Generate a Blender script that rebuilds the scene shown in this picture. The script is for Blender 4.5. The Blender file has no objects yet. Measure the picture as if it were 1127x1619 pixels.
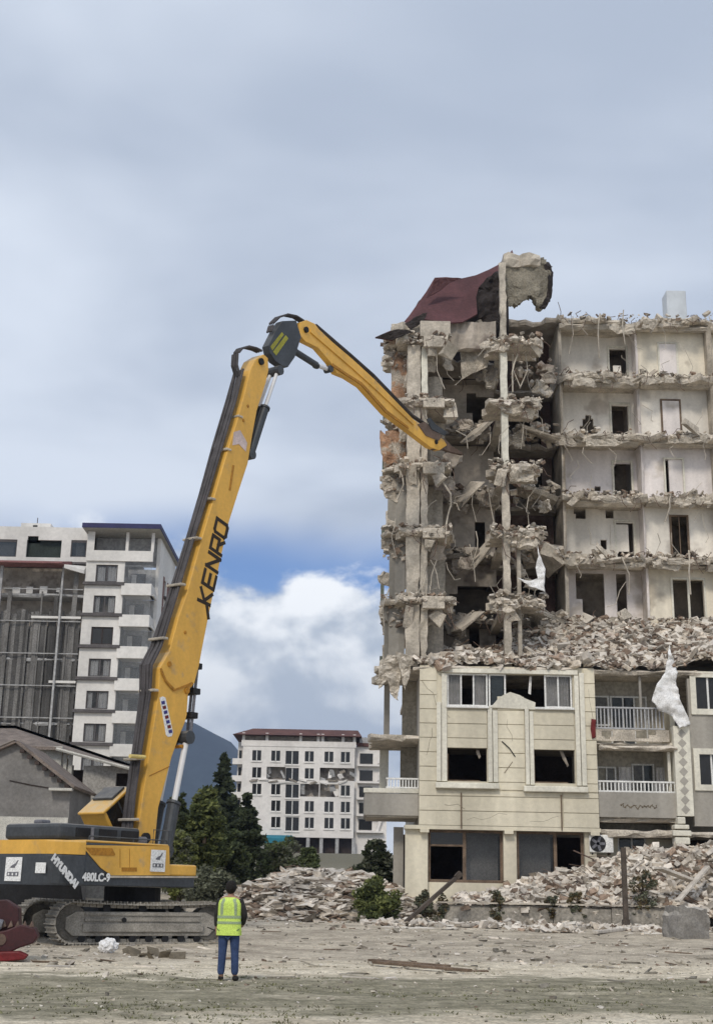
import bpy, bmesh, math, random
import numpy as np
from mathutils import Vector, Matrix, noise as mnoise

# ------------------------------------------------------------------ camera, sky, sun, exposure
scn = bpy.context.scene
COL = scn.collection
R = math.radians
F = 2035.0
CX, CY = 563.5, 809.5
PT = math.atan(602.5 / F)
RL = R(1.1)
cp, sp, cr, sr = math.cos(PT), math.sin(PT), math.cos(RL), math.sin(RL)
CAM = Vector((0, 0, 1.6))
cam = bpy.data.cameras.new('camera')
cam.sensor_fit = 'VERTICAL'
cam.sensor_height = 24.0
cam.sensor_width = 24.0
cam.lens = F / 1619.0 * 24.0
cam.clip_end = 30000
cam.clip_start = 0.1
camo = bpy.data.objects.new('camera', cam)
COL.objects.link(camo)
fwd = Vector((0, cp, sp)); upv = Vector((0, -sp, cp)); rgt = Vector((1, 0, 0))
xc = rgt * cr + upv * sr
yc = -rgt * sr + upv * cr
M = Matrix.Identity(4)
for i in range(3):
    M[i][0] = xc[i]; M[i][1] = yc[i]; M[i][2] = -fwd[i]; M[i][3] = CAM[i]
camo.matrix_world = M
scn.camera = camo
scn.render.resolution_x = 712
scn.render.resolution_y = 1024
scn.view_settings.view_transform = 'Standard'
scn.view_settings.look = 'None'
scn.view_settings.gamma = 1.0
scn.view_settings.exposure = 0.36
scn.cycles.max_bounces = 6
scn.cycles.diffuse_bounces = 3
scn.cycles.transparent_max_bounces = 10
scn.cycles.volume_bounces = 0
scn.view_settings.use_curve_mapping = False

SUN_EL, SUN_AZ = R(42), R(196)      # azimuth clockwise from +Y (sun behind the camera, to its left)
world = bpy.data.worlds.new('World')
scn.world = world
world.use_nodes = True
nt = world.node_tree
for n in list(nt.nodes):
    nt.nodes.remove(n)


class NT:
    def __init__(s, t): s.t = t
    def n(s, kind, **kw):
        x = s.t.nodes.new(kind)
        for k, v in kw.items(): setattr(x, k, v)
        return x
    def put(s, sock, v):
        if hasattr(v, 'is_linked') or hasattr(v, 'links'): s.t.links.new(v, sock)
        else: sock.default_value = v
    def m(s, op, a, b=None, c=None):
        x = s.n('ShaderNodeMath', operation=op)
        s.put(x.inputs[0], a)
        if b is not None: s.put(x.inputs[1], b)
        if c is not None: s.put(x.inputs[2], c)
        return x.outputs[0]
    def vm(s, op, a, b=None):
        x = s.n('ShaderNodeVectorMath', operation=op)
        s.put(x.inputs[0], a)
        if b is not None: s.put(x.inputs[1], b)
        return x.outputs[0]
    def noise(s, vec, scale, detail=4, rough=.5, dist=0):
        x = s.n('ShaderNodeTexNoise')
        s.put(x.inputs['Vector'], vec)
        x.inputs['Scale'].default_value = scale; x.inputs['Detail'].default_value = detail
        x.inputs['Roughness'].default_value = rough; x.inputs['Distortion'].default_value = dist
        return x.outputs[0]
    def smooth(s, v, a, b, lo=0., hi=1.):
        x = s.n('ShaderNodeMapRange', interpolation_type='SMOOTHSTEP')
        s.put(x.inputs[0], v)
        for k, q in zip((1, 2, 3, 4), (a, b, lo, hi)): x.inputs[k].default_value = q
        return x.outputs[0]
    def mix(s, f, a, b, mode='MIX'):
        x = s.n('ShaderNodeMix', data_type='RGBA', blend_type=mode)
        s.put(x.inputs[0], f); s.put(x.inputs[6], a); s.put(x.inputs[7], b)
        return x.outputs[2]
    def comb(s, x_, y_, z_):
        x = s.n('ShaderNodeCombineXYZ')
        s.put(x.inputs[0], x_); s.put(x.inputs[1], y_); s.put(x.inputs[2], z_)
        return x.outputs[0]


W = NT(nt)
sky = W.n('ShaderNodeTexSky', sky_type='NISHITA')
sky.sun_disc = False
sky.sun_elevation = SUN_EL
sky.sun_rotation = SUN_AZ
sky.air_density = 1.0; sky.dust_density = 0.4; sky.ozone_density = 3.0
gen = W.n('ShaderNodeTexCoord').outputs['Generated']
sepn = W.n('ShaderNodeSeparateXYZ'); nt.links.new(gen, sepn.inputs[0])
dx_, dy_, dz_ = sepn.outputs
K = 10.0  # cloud radiance is written for Background strength 0.1
def kc(r, g, b): return (r * K, g * K, b * K, 1)
# blue sky in the gaps
blue = W.mix(1.0, sky.outputs[0], (0.62, 0.70, 0.88, 1), 'MULTIPLY')
# low cumulus
cv = W.vm('MULTIPLY', gen, (1, 1, 1.5))
n3 = W.noise(cv, 7.5, 6, .56, .15)
n3b = W.noise(W.vm('ADD', cv, (.004, .01, .05)), 7.5, 4, .55, .15)
big = W.noise(gen, 2.3, 2, .5)
top = W.m('ADD', W.m('MULTIPLY', W.m('SUBTRACT', big, .5), .16), .247)
cm = W.smooth(W.m('ADD', W.m('SUBTRACT', top, dz_), W.m('MULTIPLY', W.m('SUBTRACT', n3, .5), .22)), -.004, .022)
relief = W.smooth(W.m('SUBTRACT', n3, n3b), -.10, .12)
lowf = W.smooth(dz_, .10, .225)
cumA = W.mix(relief, kc(.40, .455, .53), kc(.86, .88, .90))
cumB = W.mix(relief, kc(.40, .45, .52), kc(.66, .69, .72))
cum = W.mix(lowf, cumB, cumA)
c1 = W.mix(cm, blue, cum)
# high grey stratus deck, planar projection
dn = W.m('ADD', W.m('MAXIMUM', dz_, 0.0), .18)
pv = W.comb(W.m('DIVIDE', dx_, dn), W.m('DIVIDE', dy_, dn), 0.0)
pv2 = W.vm('MULTIPLY', pv, (1, 1.25, 1))
s1 = W.noise(pv2, 1.6, 4, .48, .25)
s2 = W.noise(W.vm('ADD', pv, (3.1, 1.7, .4)), .8, 3, .5, .2)
sf = W.smooth(W.m('ADD', W.m('MULTIPLY', s1, .55), W.m('MULTIPLY', s2, .45)), .36, .61)
scol = W.mix(sf, kc(.37, .425, .52), kc(.60, .655, .74))
cov = W.smooth(W.m('ADD', dz_, W.m('MULTIPLY', W.m('SUBTRACT', W.noise(gen, 3.2, 4, .5), .5), .12)), .220, .278)
c2 = W.mix(cov, c1, scol)
bg = W.n('ShaderNodeBackground'); bg.inputs[1].default_value = .1
nt.links.new(c2, bg.inputs[0])
wo = W.n('ShaderNodeOutputWorld'); nt.links.new(bg.outputs[0], wo.inputs[0])

sun = bpy.data.lights.new('sun', 'SUN')
sun.energy = 1.5
sun.angle = R(12)
sun.color = (1, .93, .82)
suno = bpy.data.objects.new('sun', sun)
COL.objects.link(suno)
sdir = Vector((math.sin(SUN_AZ) * math.cos(SUN_EL), math.cos(SUN_AZ) * math.cos(SUN_EL), math.sin(SUN_EL)))
suno.rotation_euler = (-sdir).to_track_quat('-Z', 'Y').to_euler()
suno.location = (0, 0, 60)

# ------------------------------------------------------------------ helpers
rng = random.Random(7)
nrg = np.random.default_rng(11)


def ray(px, py):
    dx = (px - CX) / F; dy = (CY - py) / F
    u = dx * cr - dy * sr; v = dx * sr + dy * cr
    return Vector((u, cp - v * sp, sp + v * cp))


def P(px, py, Y):
    d = ray(px, py)
    return CAM + d * (Y / d.y)


def PX(px, py, Y): return P(px, py, Y).x
def PZ(px, py, Y): return P(px, py, Y).z


def sm(a, b, t):
    t = min(1, max(0, (t - a) / (b - a)))
    return t * t * (3 - 2 * t)


def gz(x, y):
    z = .5 * sm(34, 52, y) + .9 * sm(56, 75, y) + 6.2 * sm(75, 220, y)
    if y < 75:
        for c, hw in ((29.6 + .07 * x + .5 * math.sin(x * .22), .95), (33.5 - .16 * x + .4 * math.sin(x * .3 + 1), .95), (24.0 + .03 * x + .3 * math.sin(x * .4), .8)):
            for sg in (-hw, hw):
                q = (y - c - sg) / .2
                if abs(q) < 3: z += (-.05 * math.exp(-q * q) + .022 * math.exp(-(abs(q) - 1.5) ** 2 * 3)) * (.6 + .6 * mnoise.noise(Vector((x * .3, c, 1))))
        z += .05 * mnoise.noise(Vector((x * .35, y * .35, 0))) + .018 * mnoise.noise(Vector((x * 1.7, y * 1.7, 3)))
    return z


def onground(px, py):
    d = ray(px, py); t = 5.0
    for _ in range(4000):
        p = CAM + d * t
        if p.z <= gz(p.x, p.y): break
        t += .05
    p.z = gz(p.x, p.y)
    return p


MATS = {}


def mat(name, col, rough=.9, var=.3, scale=1.2, bump=.25, bscale=14, island=0., streak=False, metallic=0., fine=.25,
        dust=None, spec=.3, col2=None, c2scale=.6, c2lo=.48, c2hi=.6, bdist=.02):
    if name in MATS: return MATS[name]
    m = bpy.data.materials.new(name); m.use_nodes = True
    t = m.node_tree; b = t.nodes['Principled BSDF']; N = NT(t)
    g = N.n('ShaderNodeNewGeometry'); pos = g.outputs['Position']
    base = (*col, 1)
    if col2:
        f = N.smooth(N.noise(pos, c2scale, 3, .6), c2lo, c2hi)
        base = N.mix(f, base, (*col2, 1))
    v = N.vm('MULTIPLY', pos, (1, 1, .18)) if streak else pos
    n1 = N.smooth(N.noise(v, scale, 3, .6), .3, .7, 1 - var, 1 + var * .45)
    n2 = N.smooth(N.noise(pos, scale * 11, 2, .65), .3, .7, 1 - fine, 1 + fine * .5)
    k = N.m('MULTIPLY', n1, n2)
    if island:
        k = N.m('MULTIPLY', k, N.smooth(g.outputs['Random Per Island'], 0, 1, 1 - island, 1 + island * .5))
    c = N.mix(1.0, base, N.comb(k, k, k), 'MULTIPLY')
    if dust:
        nz = N.n('ShaderNodeSeparateXYZ'); t.links.new(g.outputs['Normal'], nz.inputs[0])
        fd = N.m('MULTIPLY', N.smooth(nz.outputs[2], .25, .85), N.smooth(N.noise(pos, 3, 4, .6), .3, .6, .35, .95))
        c = N.mix(fd, c, (*dust, 1))
    t.links.new(c, b.inputs['Base Color'])
    b.inputs['Roughness'].default_value = rough
    b.inputs['Metallic'].default_value = metallic
    b.inputs['Specular IOR Level'].default_value = spec
    if bump:
        bn = N.n('ShaderNodeBump'); bn.inputs['Strength'].default_value = bump; bn.inputs['Distance'].default_value = bdist
        t.links.new(N.noise(pos, bscale, 3, .6), bn.inputs['Height']); t.links.new(bn.outputs[0], b.inputs['Normal'])
    MATS[name] = m
    return m


def glass(name, col=(.03, .04, .045), alpha=.75, rough=.08):
    if name in MATS: return MATS[name]
    m = mat(name, col, rough, .2, .8, 0, fine=.2, spec=.5)
    m.node_tree.nodes['Principled BSDF'].inputs['Alpha'].default_value = alpha
    return m


class MB:
    def __init__(s): s.v = []; s.f = []; s.mi = []
    def quad(s, pts, m=0):
        k = len(s.v); s.v += [tuple(p) for p in pts]; s.f.append(tuple(range(k, k + len(pts)))); s.mi.append(m); return s
    def hexa(s, c, m=0):       # c: 8 corners, bottom ring then top ring
        k = len(s.v); s.v += [tuple(p) for p in c]
        for q in ((3, 2, 1, 0), (4, 5, 6, 7), (0, 1, 5, 4), (1, 2, 6, 5), (2, 3, 7, 6), (3, 0, 4, 7)):
            s.f.append(tuple(k + i for i in q)); s.mi.append(m)
        return s
    def box(s, x0, x1, y0, y1, z0, z1, m=0):
        return s.hexa([(x0, y0, z0), (x1, y0, z0), (x1, y1, z0), (x0, y1, z0), (x0, y0, z1), (x1, y0, z1), (x1, y1, z1), (x0, y1, z1)], m)
    def obox(s, c, h, rot, m=0):
        pts = []
        for dz in (-1, 1):
            for dx, dy in ((-1, -1), (1, -1), (1, 1), (-1, 1)):
                pts.append(Vector(c) + rot @ Vector((dx * h[0], dy * h[1], dz * h[2])))
        return s.hexa(pts, m)
    def bar(s, a, b, w, h=None, m=0, up=(0, 0, 1)):
        a, b = Vector(a), Vector(b); h = h or w
        d = (b - a); L = d.length; d.normalize()
        u = Vector(up)
        if abs(d.dot(u)) > .98: u = Vector((0, 1, 0))
        x = d.cross(u).normalized(); y = x.cross(d)
        rot = Matrix((x, y, d)).transposed()
        return s.obox((a + b) / 2, (w / 2, h / 2, L / 2), rot, m)
    def prism(s, A, B, m=0):   # two matching rings of points
        n = len(A); k = len(s.v); s.v += [tuple(p) for p in A] + [tuple(p) for p in B]
        s.f.append(tuple(range(k + n - 1, k - 1, -1))); s.mi.append(m)
        s.f.append(tuple(range(k + n, k + 2 * n))); s.mi.append(m)
        for i in range(n):
            j = (i + 1) % n
            s.f.append((k + i, k + j, k + n + j, k + n + i)); s.mi.append(m)
        return s
    def rings(s, rs, m=0, cap=True, mats=None):
        n = len(rs[0]); k = len(s.v)
        for r in rs: s.v += [tuple(p) for p in r]
        for a in range(len(rs) - 1):
            for i in range(n):
                j = (i + 1) % n
                s.f.append((k + a * n + i, k + a * n + j, k + (a + 1) * n + j, k + (a + 1) * n + i)); s.mi.append(mats[a] if mats else m)
        if cap:
            s.f.append(tuple(range(k + n - 1, k - 1, -1))); s.mi.append(m)
            e = k + (len(rs) - 1) * n
            s.f.append(tuple(range(e, e + n))); s.mi.append(m)
        return s
    def tube(s, pts, r, n=6, m=0):
        pts = [Vector(p) for p in pts]; rs = []
        if not isinstance(r, (list, tuple)): r = [r] * len(pts)
        for i, p in enumerate(pts):
            d = (pts[min(i + 1, len(pts) - 1)] - pts[max(i - 1, 0)])
            if d.length < 1e-6: d = Vector((0, 0, 1))
            d.normalize()
            u = Vector((0, 0, 1)) if abs(d.z) < .9 else Vector((0, 1, 0))
            x = d.cross(u).normalized(); y = x.cross(d)
            rs.append([p + (x * math.cos(a) + y * math.sin(a)) * r[i] for a in [2 * math.pi * q / n for q in range(n)]])
        return s.rings(rs, m)
    def chunk(s, c, size, rg=rng, m=0, jit=.28, rot=None):
        if rot is None:
            rot = Matrix.Rotation(rg.uniform(0, 6.28), 3, 'Z') @ Matrix.Rotation(rg.gauss(0, .5), 3, 'X') @ Matrix.Rotation(rg.gauss(0, .5), 3, 'Y')
        pts = []
        for dz in (-1, 1):
            for dx, dy in ((-1, -1), (1, -1), (1, 1), (-1, 1)):
                q = Vector((dx * (1 + rg.uniform(-jit, jit)) * size[0], dy * (1 + rg.uniform(-jit, jit)) * size[1], dz * (1 + rg.uniform(-jit, jit)) * size[2])) * .5
                pts.append(Vector(c) + rot @ q)
        return s.hexa(pts, m)
    def holes(s, x0, x1, z0, z1, y0, y1, hs, m=0):
        """solid wall in the XZ plane between y0 and y1 with rectangular openings"""
        xs = sorted({x0, x1} | {min(max(q, x0), x1) for h in hs for q in h[:2]})
        zs = sorted({z0, z1} | {min(max(q, z0), z1) for h in hs for q in h[2:]})
        def solid(i, j):
            if i < 0 or j < 0 or i >= len(xs) - 1 or j >= len(zs) - 1: return False
            cx, cz = (xs[i] + xs[i + 1]) / 2, (zs[j] + zs[j + 1]) / 2
            return not any(h[0] < cx < h[1] and h[2] < cz < h[3] for h in hs)
        for i in range(len(xs) - 1):
            for j in range(len(zs) - 1):
                if not solid(i, j): continue
                a, b, c, d = xs[i], xs[i + 1], zs[j], zs[j + 1]
                s.quad([(a, y0, c), (b, y0, c), (b, y0, d), (a, y0, d)], m)
                s.quad([(b, y1, c), (a, y1, c), (a, y1, d), (b, y1, d)], m)
                if not solid(i - 1, j): s.quad([(a, y1, c), (a, y0, c), (a, y0, d), (a, y1, d)], m)
                if not solid(i + 1, j): s.quad([(b, y0, c), (b, y1, c), (b, y1, d), (b, y0, d)], m)
                if not solid(i, j - 1): s.quad([(a, y1, c), (b, y1, c), (b, y0, c), (a, y0, c)], m)
                if not solid(i, j + 1): s.quad([(a, y0, d), (b, y0, d), (b, y1, d), (a, y1, d)], m)
        return s
    def mesh(s, name, mats, smooth=False):
        me = bpy.data.meshes.new(name); me.from_pydata(s.v, [], s.f)
        for q in (mats if isinstance(mats, (list, tuple)) else [mats]): me.materials.append(q)
        if max(s.mi, default=0) > 0: me.polygons.foreach_set('material_index', s.mi)
        if smooth: me.polygons.foreach_set('use_smooth', [True] * len(me.polygons))
        me.update(); return me
    def build(s, name, mats, parent=None, smooth=False, bevel=0, **props):
        o = bpy.data.objects.new(name, s.mesh(name, mats, smooth)); COL.objects.link(o)
        if parent: o.parent = parent
        if bevel:
            b = o.modifiers.new('bevel', 'BEVEL'); b.width = bevel; b.segments = 2; b.limit_method = 'ANGLE'
        for k, q in props.items(): o[k] = q
        return o


def thing(name, label, cat, loc=(0, 0, 0), rz=0, group=None):
    o = bpy.data.objects.new(name, None); COL.objects.link(o); o.empty_display_size = .3
    o.location = loc; o.rotation_euler = (0, 0, rz); o['label'] = label; o['category'] = cat; o['kind'] = 'thing'
    if group: o['group'] = group
    return o


def tag(o, label, cat, group=None):
    o['label'] = label; o['category'] = cat; o['kind'] = 'thing'
    if group: o['group'] = group
    return o


def cloud_np(centers, sizes, jit=.3, flat=.45, seed=1, yaw_only=False):
    """many angular chunks in one go -> verts, faces"""
    g = np.random.default_rng(seed); n = len(centers)
    base = np.array([(-1, -1, -1), (1, -1, -1), (1, 1, -1), (-1, 1, -1), (-1, -1, 1), (1, -1, 1), (1, 1, 1), (-1, 1, 1)], float) * .5
    v = base[None] * (1 + g.uniform(-jit, jit, (n, 8, 3)))
    v = v * np.asarray(sizes)[:, None, :]
    a, b, c = g.uniform(0, 6.28, n), g.normal(0, flat, n), g.normal(0, flat, n)
    def rot(ax, t):
        m = np.zeros((n, 3, 3)); i, j = [(1, 2), (0, 2), (0, 1)][ax]; m[:, ax, ax] = 1
        m[:, i, i] = np.cos(t); m[:, j, j] = np.cos(t); m[:, i, j] = -np.sin(t); m[:, j, i] = np.sin(t); return m
    Rm = rot(2, a) @ rot(0, b) @ rot(1, c)
    v = np.einsum('nij,nkj->nki', Rm, v) + np.asarray(centers)[:, None, :]
    fq = np.array([(3, 2, 1, 0), (4, 5, 6, 7), (0, 1, 5, 4), (1, 2, 6, 5), (2, 3, 7, 6), (3, 0, 4, 7)])
    f = (fq[None] + (np.arange(n) * 8)[:, None, None]).reshape(-1, 4)
    return v.reshape(-1, 3), f


def np_mesh(name, v, f, mats, idx=None):
    me = bpy.data.meshes.new(name)
    me.vertices.add(len(v)); me.vertices.foreach_set('co', np.asarray(v, np.float32).ravel())
    k = f.shape[1]
    me.loops.add(f.size); me.loops.foreach_set('vertex_index', f.ravel().astype(np.int32))
    me.polygons.add(len(f)); me.polygons.foreach_set('loop_start', (np.arange(len(f)) * k).astype(np.int32))
    try: me.polygons.foreach_set('loop_total', np.full(len(f), k, np.int32))
    except Exception: pass
    me.polygons.foreach_set('use_smooth', np.zeros(len(f), bool))
    for q in mats: me.materials.append(q)
    if idx is not None: me.polygons.foreach_set('material_index', idx.astype(np.int32))
    me.update(calc_edges=True); me.validate()
    return me


def np_obj(name, v, f, mats, parent=None, idx=None, **props):
    o = bpy.data.objects.new(name, np_mesh(name, v, f, mats, idx)); COL.objects.link(o)
    if parent: o.parent = parent
    for k, q in props.items(): o[k] = q
    return o


def sheet(name, pts, m, parent=None, cuts=3, amp=.08, fs=1.5, thick=.03, smooth=True):
    """a crumpled sheet from an outline of 3D points"""
    bm = bmesh.new(); vs = [bm.verts.new(p) for p in pts]
    bm.faces.new(vs); bm.normal_update()
    nrm = bm.faces[:][0].normal.copy() if True else None
    bmesh.ops.triangulate(bm, faces=bm.faces[:])
    for _ in range(cuts):
        bmesh.ops.subdivide_edges(bm, edges=bm.edges[:], cuts=1, use_grid_fill=True)
    for v in bm.verts:
        v.co += nrm * (mnoise.fractal(v.co * fs, .6, 2, 4) * amp) + Vector((mnoise.noise(v.co * fs * 2), 0, mnoise.noise(v.co * fs * 2 + Vector((9, 3, 1))))) * amp * .35
    me = bpy.data.meshes.new(name); bm.to_mesh(me); bm.free(); me.materials.append(m)
    if smooth: me.polygons.foreach_set('use_smooth', [True] * len(me.polygons))
    o = bpy.data.objects.new(name, me); COL.objects.link(o)
    if parent: o.parent = parent
    if thick:
        q = o.modifiers.new('thickness', 'SOLIDIFY'); q.thickness = thick; q.offset = 0
    return o


def text_mesh(body, size, extr=.004, bold=.0):
    c = bpy.data.curves.new('lettering', 'FONT'); c.body = body; c.size = size; c.extrude = extr; c.offset = bold
    c.align_x = 'CENTER'; c.align_y = 'CENTER'
    o = bpy.data.objects.new('lettering', c); COL.objects.link(o)
    bpy.context.view_layer.update()
    me = bpy.data.meshes.new_from_object(o.evaluated_get(bpy.context.evaluated_depsgraph_get()))
    bpy.data.objects.remove(o); bpy.data.curves.remove(c)
    return me


def place_mesh(name, me, m, parent, origin, xdir, ydir):
    me.materials.clear(); me.materials.append(m)
    x = Vector(xdir).normalized(); y = Vector(ydir); y = (y - x * y.dot(x)).normalized(); z = x.cross(y)
    mm = Matrix((x, y, z)).transposed().to_4x4(); mm.translation = Vector(origin)
    me.transform(mm)
    o = bpy.data.objects.new(name, me); COL.objects.link(o); o.parent = parent
    return o


# ------------------------------------------------------------------ materials
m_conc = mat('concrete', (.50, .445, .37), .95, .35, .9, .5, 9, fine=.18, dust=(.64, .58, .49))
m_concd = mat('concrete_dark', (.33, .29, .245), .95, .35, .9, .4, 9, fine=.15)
m_slab = mat('broken_slab', (.53, .47, .39), .95, .35, 1.3, .7, 7, fine=.28, dust=(.70, .63, .54), bdist=.06)
m_rub = mat('rubble', (.56, .49, .405), .95, .25, .5, .5, 8, island=.55, fine=.3, dust=(.66, .61, .54), col2=(.38, .31, .26), c2scale=.9, c2lo=.56, c2hi=.66)
m_rubp = mat('rubble_pale', (.72, .655, .575), .95, .2, .5, .4, 8, island=.35, fine=.2)
m_rubd2 = mat('site_stone', (.36, .325, .265), .95, .25, .6, .4, 8, island=.5, fine=.3)
m_rubd = mat('rubble_brown', (.30, .22, .165), .95, .25, .8, .4, 8, island=.5, fine=.3)
m_cream = mat('cream_cladding', (.69, .63, .495), .85, .26, .5, .25, 18, streak=True, fine=.07)
m_trim = mat('pale_trim', (.72, .685, .585), .85, .2, .7, .2, 18, streak=True, fine=.12)
m_grey_pl = mat('grey_render', (.36, .335, .295), .9, .25, .6, .3, 14, streak=True, fine=.08)
m_plA = mat('plaster_white', (.82, .765, .68), .9, .22, .8, .25, 12, streak=True, fine=.06, col2=(.55, .49, .42), c2lo=.55, c2hi=.7)
m_plB = mat('plaster_lilac', (.78, .72, .69), .9, .2, .8, .25, 12, streak=True, fine=.06, col2=(.56, .50, .44), c2lo=.55, c2hi=.7)
m_plC = mat('plaster_cream', (.80, .73, .60), .9, .22, .8, .25, 12, streak=True, fine=.06, col2=(.53, .47, .38), c2lo=.55, c2hi=.7)
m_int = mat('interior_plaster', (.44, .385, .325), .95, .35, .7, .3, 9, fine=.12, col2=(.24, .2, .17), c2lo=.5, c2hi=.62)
m_dark = mat('dark_brown', (.06, .045, .04), .95, .3, 1, .3)  # plain near-black brown for back walls and small parts
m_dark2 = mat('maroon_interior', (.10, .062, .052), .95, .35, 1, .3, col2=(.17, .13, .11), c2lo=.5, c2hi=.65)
m_brick = mat('brick_infill', (.42, .25, .155), .95, .35, 2.2, .9, 7, fine=.4, col2=(.45, .39, .32), c2scale=1.6, c2lo=.47, c2hi=.6, bdist=.06)
m_steel = mat('rusty_rebar', (.16, .11, .085), .8, .3, 3, 0)
m_pvc = mat('white_frame', (.78, .77, .74), .5, .12, 2, 0)
m_curt = mat('curtain', (.72, .69, .66), .95, .2, 3, .2, 20)
m_cloth = mat('white_cloth', (.80, .79, .78), .9, .1, 2, .2, 20)
m_glass = glass('window_glass', (.05, .06, .065), .55)
m_glassl = glass('clear_glass', (.05, .055, .06), .28)
m_glassd = glass('dark_glass', (.022, .021, .02), .92)
m_roof = mat('maroon_roof', (.105, .043, .046), .75, .3, .8, .3, 10, streak=True, fine=.2)
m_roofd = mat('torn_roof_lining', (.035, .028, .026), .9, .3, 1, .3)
m_yel = mat('machine_yellow', (.76, .425, .075), .46, .2, .7, .05, 30, streak=True, fine=.06, spec=.4, col2=(.50, .33, .15), c2scale=1.6, c2lo=.56, c2hi=.78, dust=(.55, .42, .24))
m_yeld = mat('machine_yellow_vent', (.42, .19, .02), .55, .2, 1, .1)
m_dgrey = mat('machine_dark_grey', (.05, .056, .064), .5, .25, 1, .06, 30, fine=.2, spec=.4, dust=(.16, .15, .135))
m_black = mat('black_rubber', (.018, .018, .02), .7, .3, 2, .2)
m_hose = mat('hose_bundle', (.075, .068, .07), .7, .3, 2, .2, 20)
m_track = mat('dusty_track_steel', (.33, .305, .265), .85, .3, 2.2, .4, 14, fine=.3)
m_trackd = mat('dark_track_steel', (.12, .11, .095), .8, .35, 2.2, .3, 14, fine=.3)
m_chrome = mat('chrome_rod', (.66, .66, .67), .35, .05, 2, 0, fine=.04, spec=.6)
m_white = mat('white_paint', (.80, .80, .79), .6, .08, 2, 0)
m_letter = mat('black_lettering', (.03, .02, .012), .6, .2, 2, 0)
m_lgrey = mat('grey_print', (.16, .16, .18), .7, .1, 2, 0)
m_red = mat('dark_red_paint', (.05, .008, .010), .6, .35, 2, .15, 20, fine=.3, spec=.45)
m_redp = mat('red_cloth', (.17, .03, .03), .9, .2, 3, .2)
m_wood = mat('weathered_wood', (.19, .135, .095), .9, .35, 3, .5, 20, fine=.35)
m_bwhite = mat('white_render', (.69, .665, .63), .9, .16, .25, .15, 10, streak=True, fine=.08)
m_bgrey = mat('grey_balcony_wall', (.40, .395, .39), .9, .15, .3, .1, streak=True)
m_ledge = mat('dark_ledge', (.11, .10, .10), .85, .2, 1, .1)
m_bluefascia = mat('blue_fascia', (.03, .03, .10), .6, .2, 1, 0)
m_net = mat('dust_netting', (.165, .158, .15), .95, .45, .9, .3, 4, streak=True, fine=.3, island=.5)
def leafmat(name, col):
    m = mat(name, col, .8, .3, .8, 0, island=.45, fine=.2)
    t = m.node_tree; b = t.nodes['Principled BSDF']; out = t.nodes['Material Output']
    tr = t.nodes.new('ShaderNodeBsdfTranslucent'); mx = t.nodes.new('ShaderNodeMixShader'); mx.inputs[0].default_value = .4
    src = b.inputs['Base Color'].links[0].from_socket
    t.links.new(src, tr.inputs[0]); t.links.new(b.outputs[0], mx.inputs[1]); t.links.new(tr.outputs[0], mx.inputs[2]); t.links.new(mx.outputs[0], out.inputs[0])
    return m


m_leafA = leafmat('leaf_green', (.235, .26, .09))
m_leafB = leafmat('leaf_dark', (.085, .105, .055))
m_leafC = leafmat('leaf_grey_green', (.19, .20, .135))
m_leafD = leafmat('leaf_bush', (.14, .17, .07))
m_dry = leafmat('dry_weeds', (.22, .17, .09))
m_bark = mat('bark', (.09, .07, .052), .95, .3, 3, .6, 15)

# ------------------------------------------------------------------ ground and hills
def ground_material():
    m = bpy.data.materials.new('site_ground'); m.use_nodes = True
    t = m.node_tree; b = t.nodes['Principled BSDF']; N = NT(t)
    pos = N.n('ShaderNodeNewGeometry').outputs['Position']
    s = N.n('ShaderNodeSeparateXYZ'); t.links.new(pos, s.inputs[0])
    st = N.vm('MULTIPLY', pos, (.8, 1, 1))
    w = N.m('MULTIPLY', N.m('SUBTRACT', N.noise(st, .55, 6, .62), .5), 9.0)
    y = N.m('ADD', s.outputs[1], w)
    y = N.m('SUBTRACT', y, N.m('MULTIPLY', s.outputs[0], .25))
    grav = N.mix(N.smooth(N.noise(st, 1.1, 6, .65), .38, .62), (.52, .45, .34, 1), (.71, .63, .495, 1))
    dirt = N.mix(N.smooth(N.noise(st, .8, 6, .65), .35, .65), (.36, .31, .245, 1), (.58, .51, .405, 1))
    weed = N.mix(N.smooth(N.noise(st, 1.6, 6, .7), .35, .65), (.20, .183, .125, 1), (.345, .31, .225, 1))
    far = (.17, .155, .11, 1)
    c = N.mix(N.smooth(y, 31.5, 35), grav, dirt)
    wm = N.m('MULTIPLY', N.smooth(y, 17.9, 19.6), N.smooth(y, 26.5, 27.6, 1, 0))
    wm = N.m('MULTIPLY', wm, N.smooth(N.noise(st, .9, 5, .6), .3, .5, .55, 1))
    c = N.mix(wm, c, weed)
    c = N.mix(N.smooth(s.outputs[1], 80, 160), c, far)
    sp_ = N.smooth(N.noise(pos, 22, 3, .7), .3, .7, .68, 1.22)
    sp2 = N.smooth(N.noise(pos, 5, 5, .7), .3, .7, .74, 1.2)
    k = N.m('MULTIPLY', sp_, sp2)
    c = N.mix(1.0, c, N.comb(k, k, k), 'MULTIPLY')
    t.links.new(c, b.inputs['Base Color']); b.inputs['Roughness'].default_value = .97
    b.inputs['Specular IOR Level'].default_value = .15
    bn = N.n('ShaderNodeBump'); bn.inputs['Strength'].default_value = .8; bn.inputs['Distance'].default_value = .06
    t.links.new(N.noise(pos, 6, 8, .7), bn.inputs['Height']); t.links.new(bn.outputs[0], b.inputs['Normal'])
    return m


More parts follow.
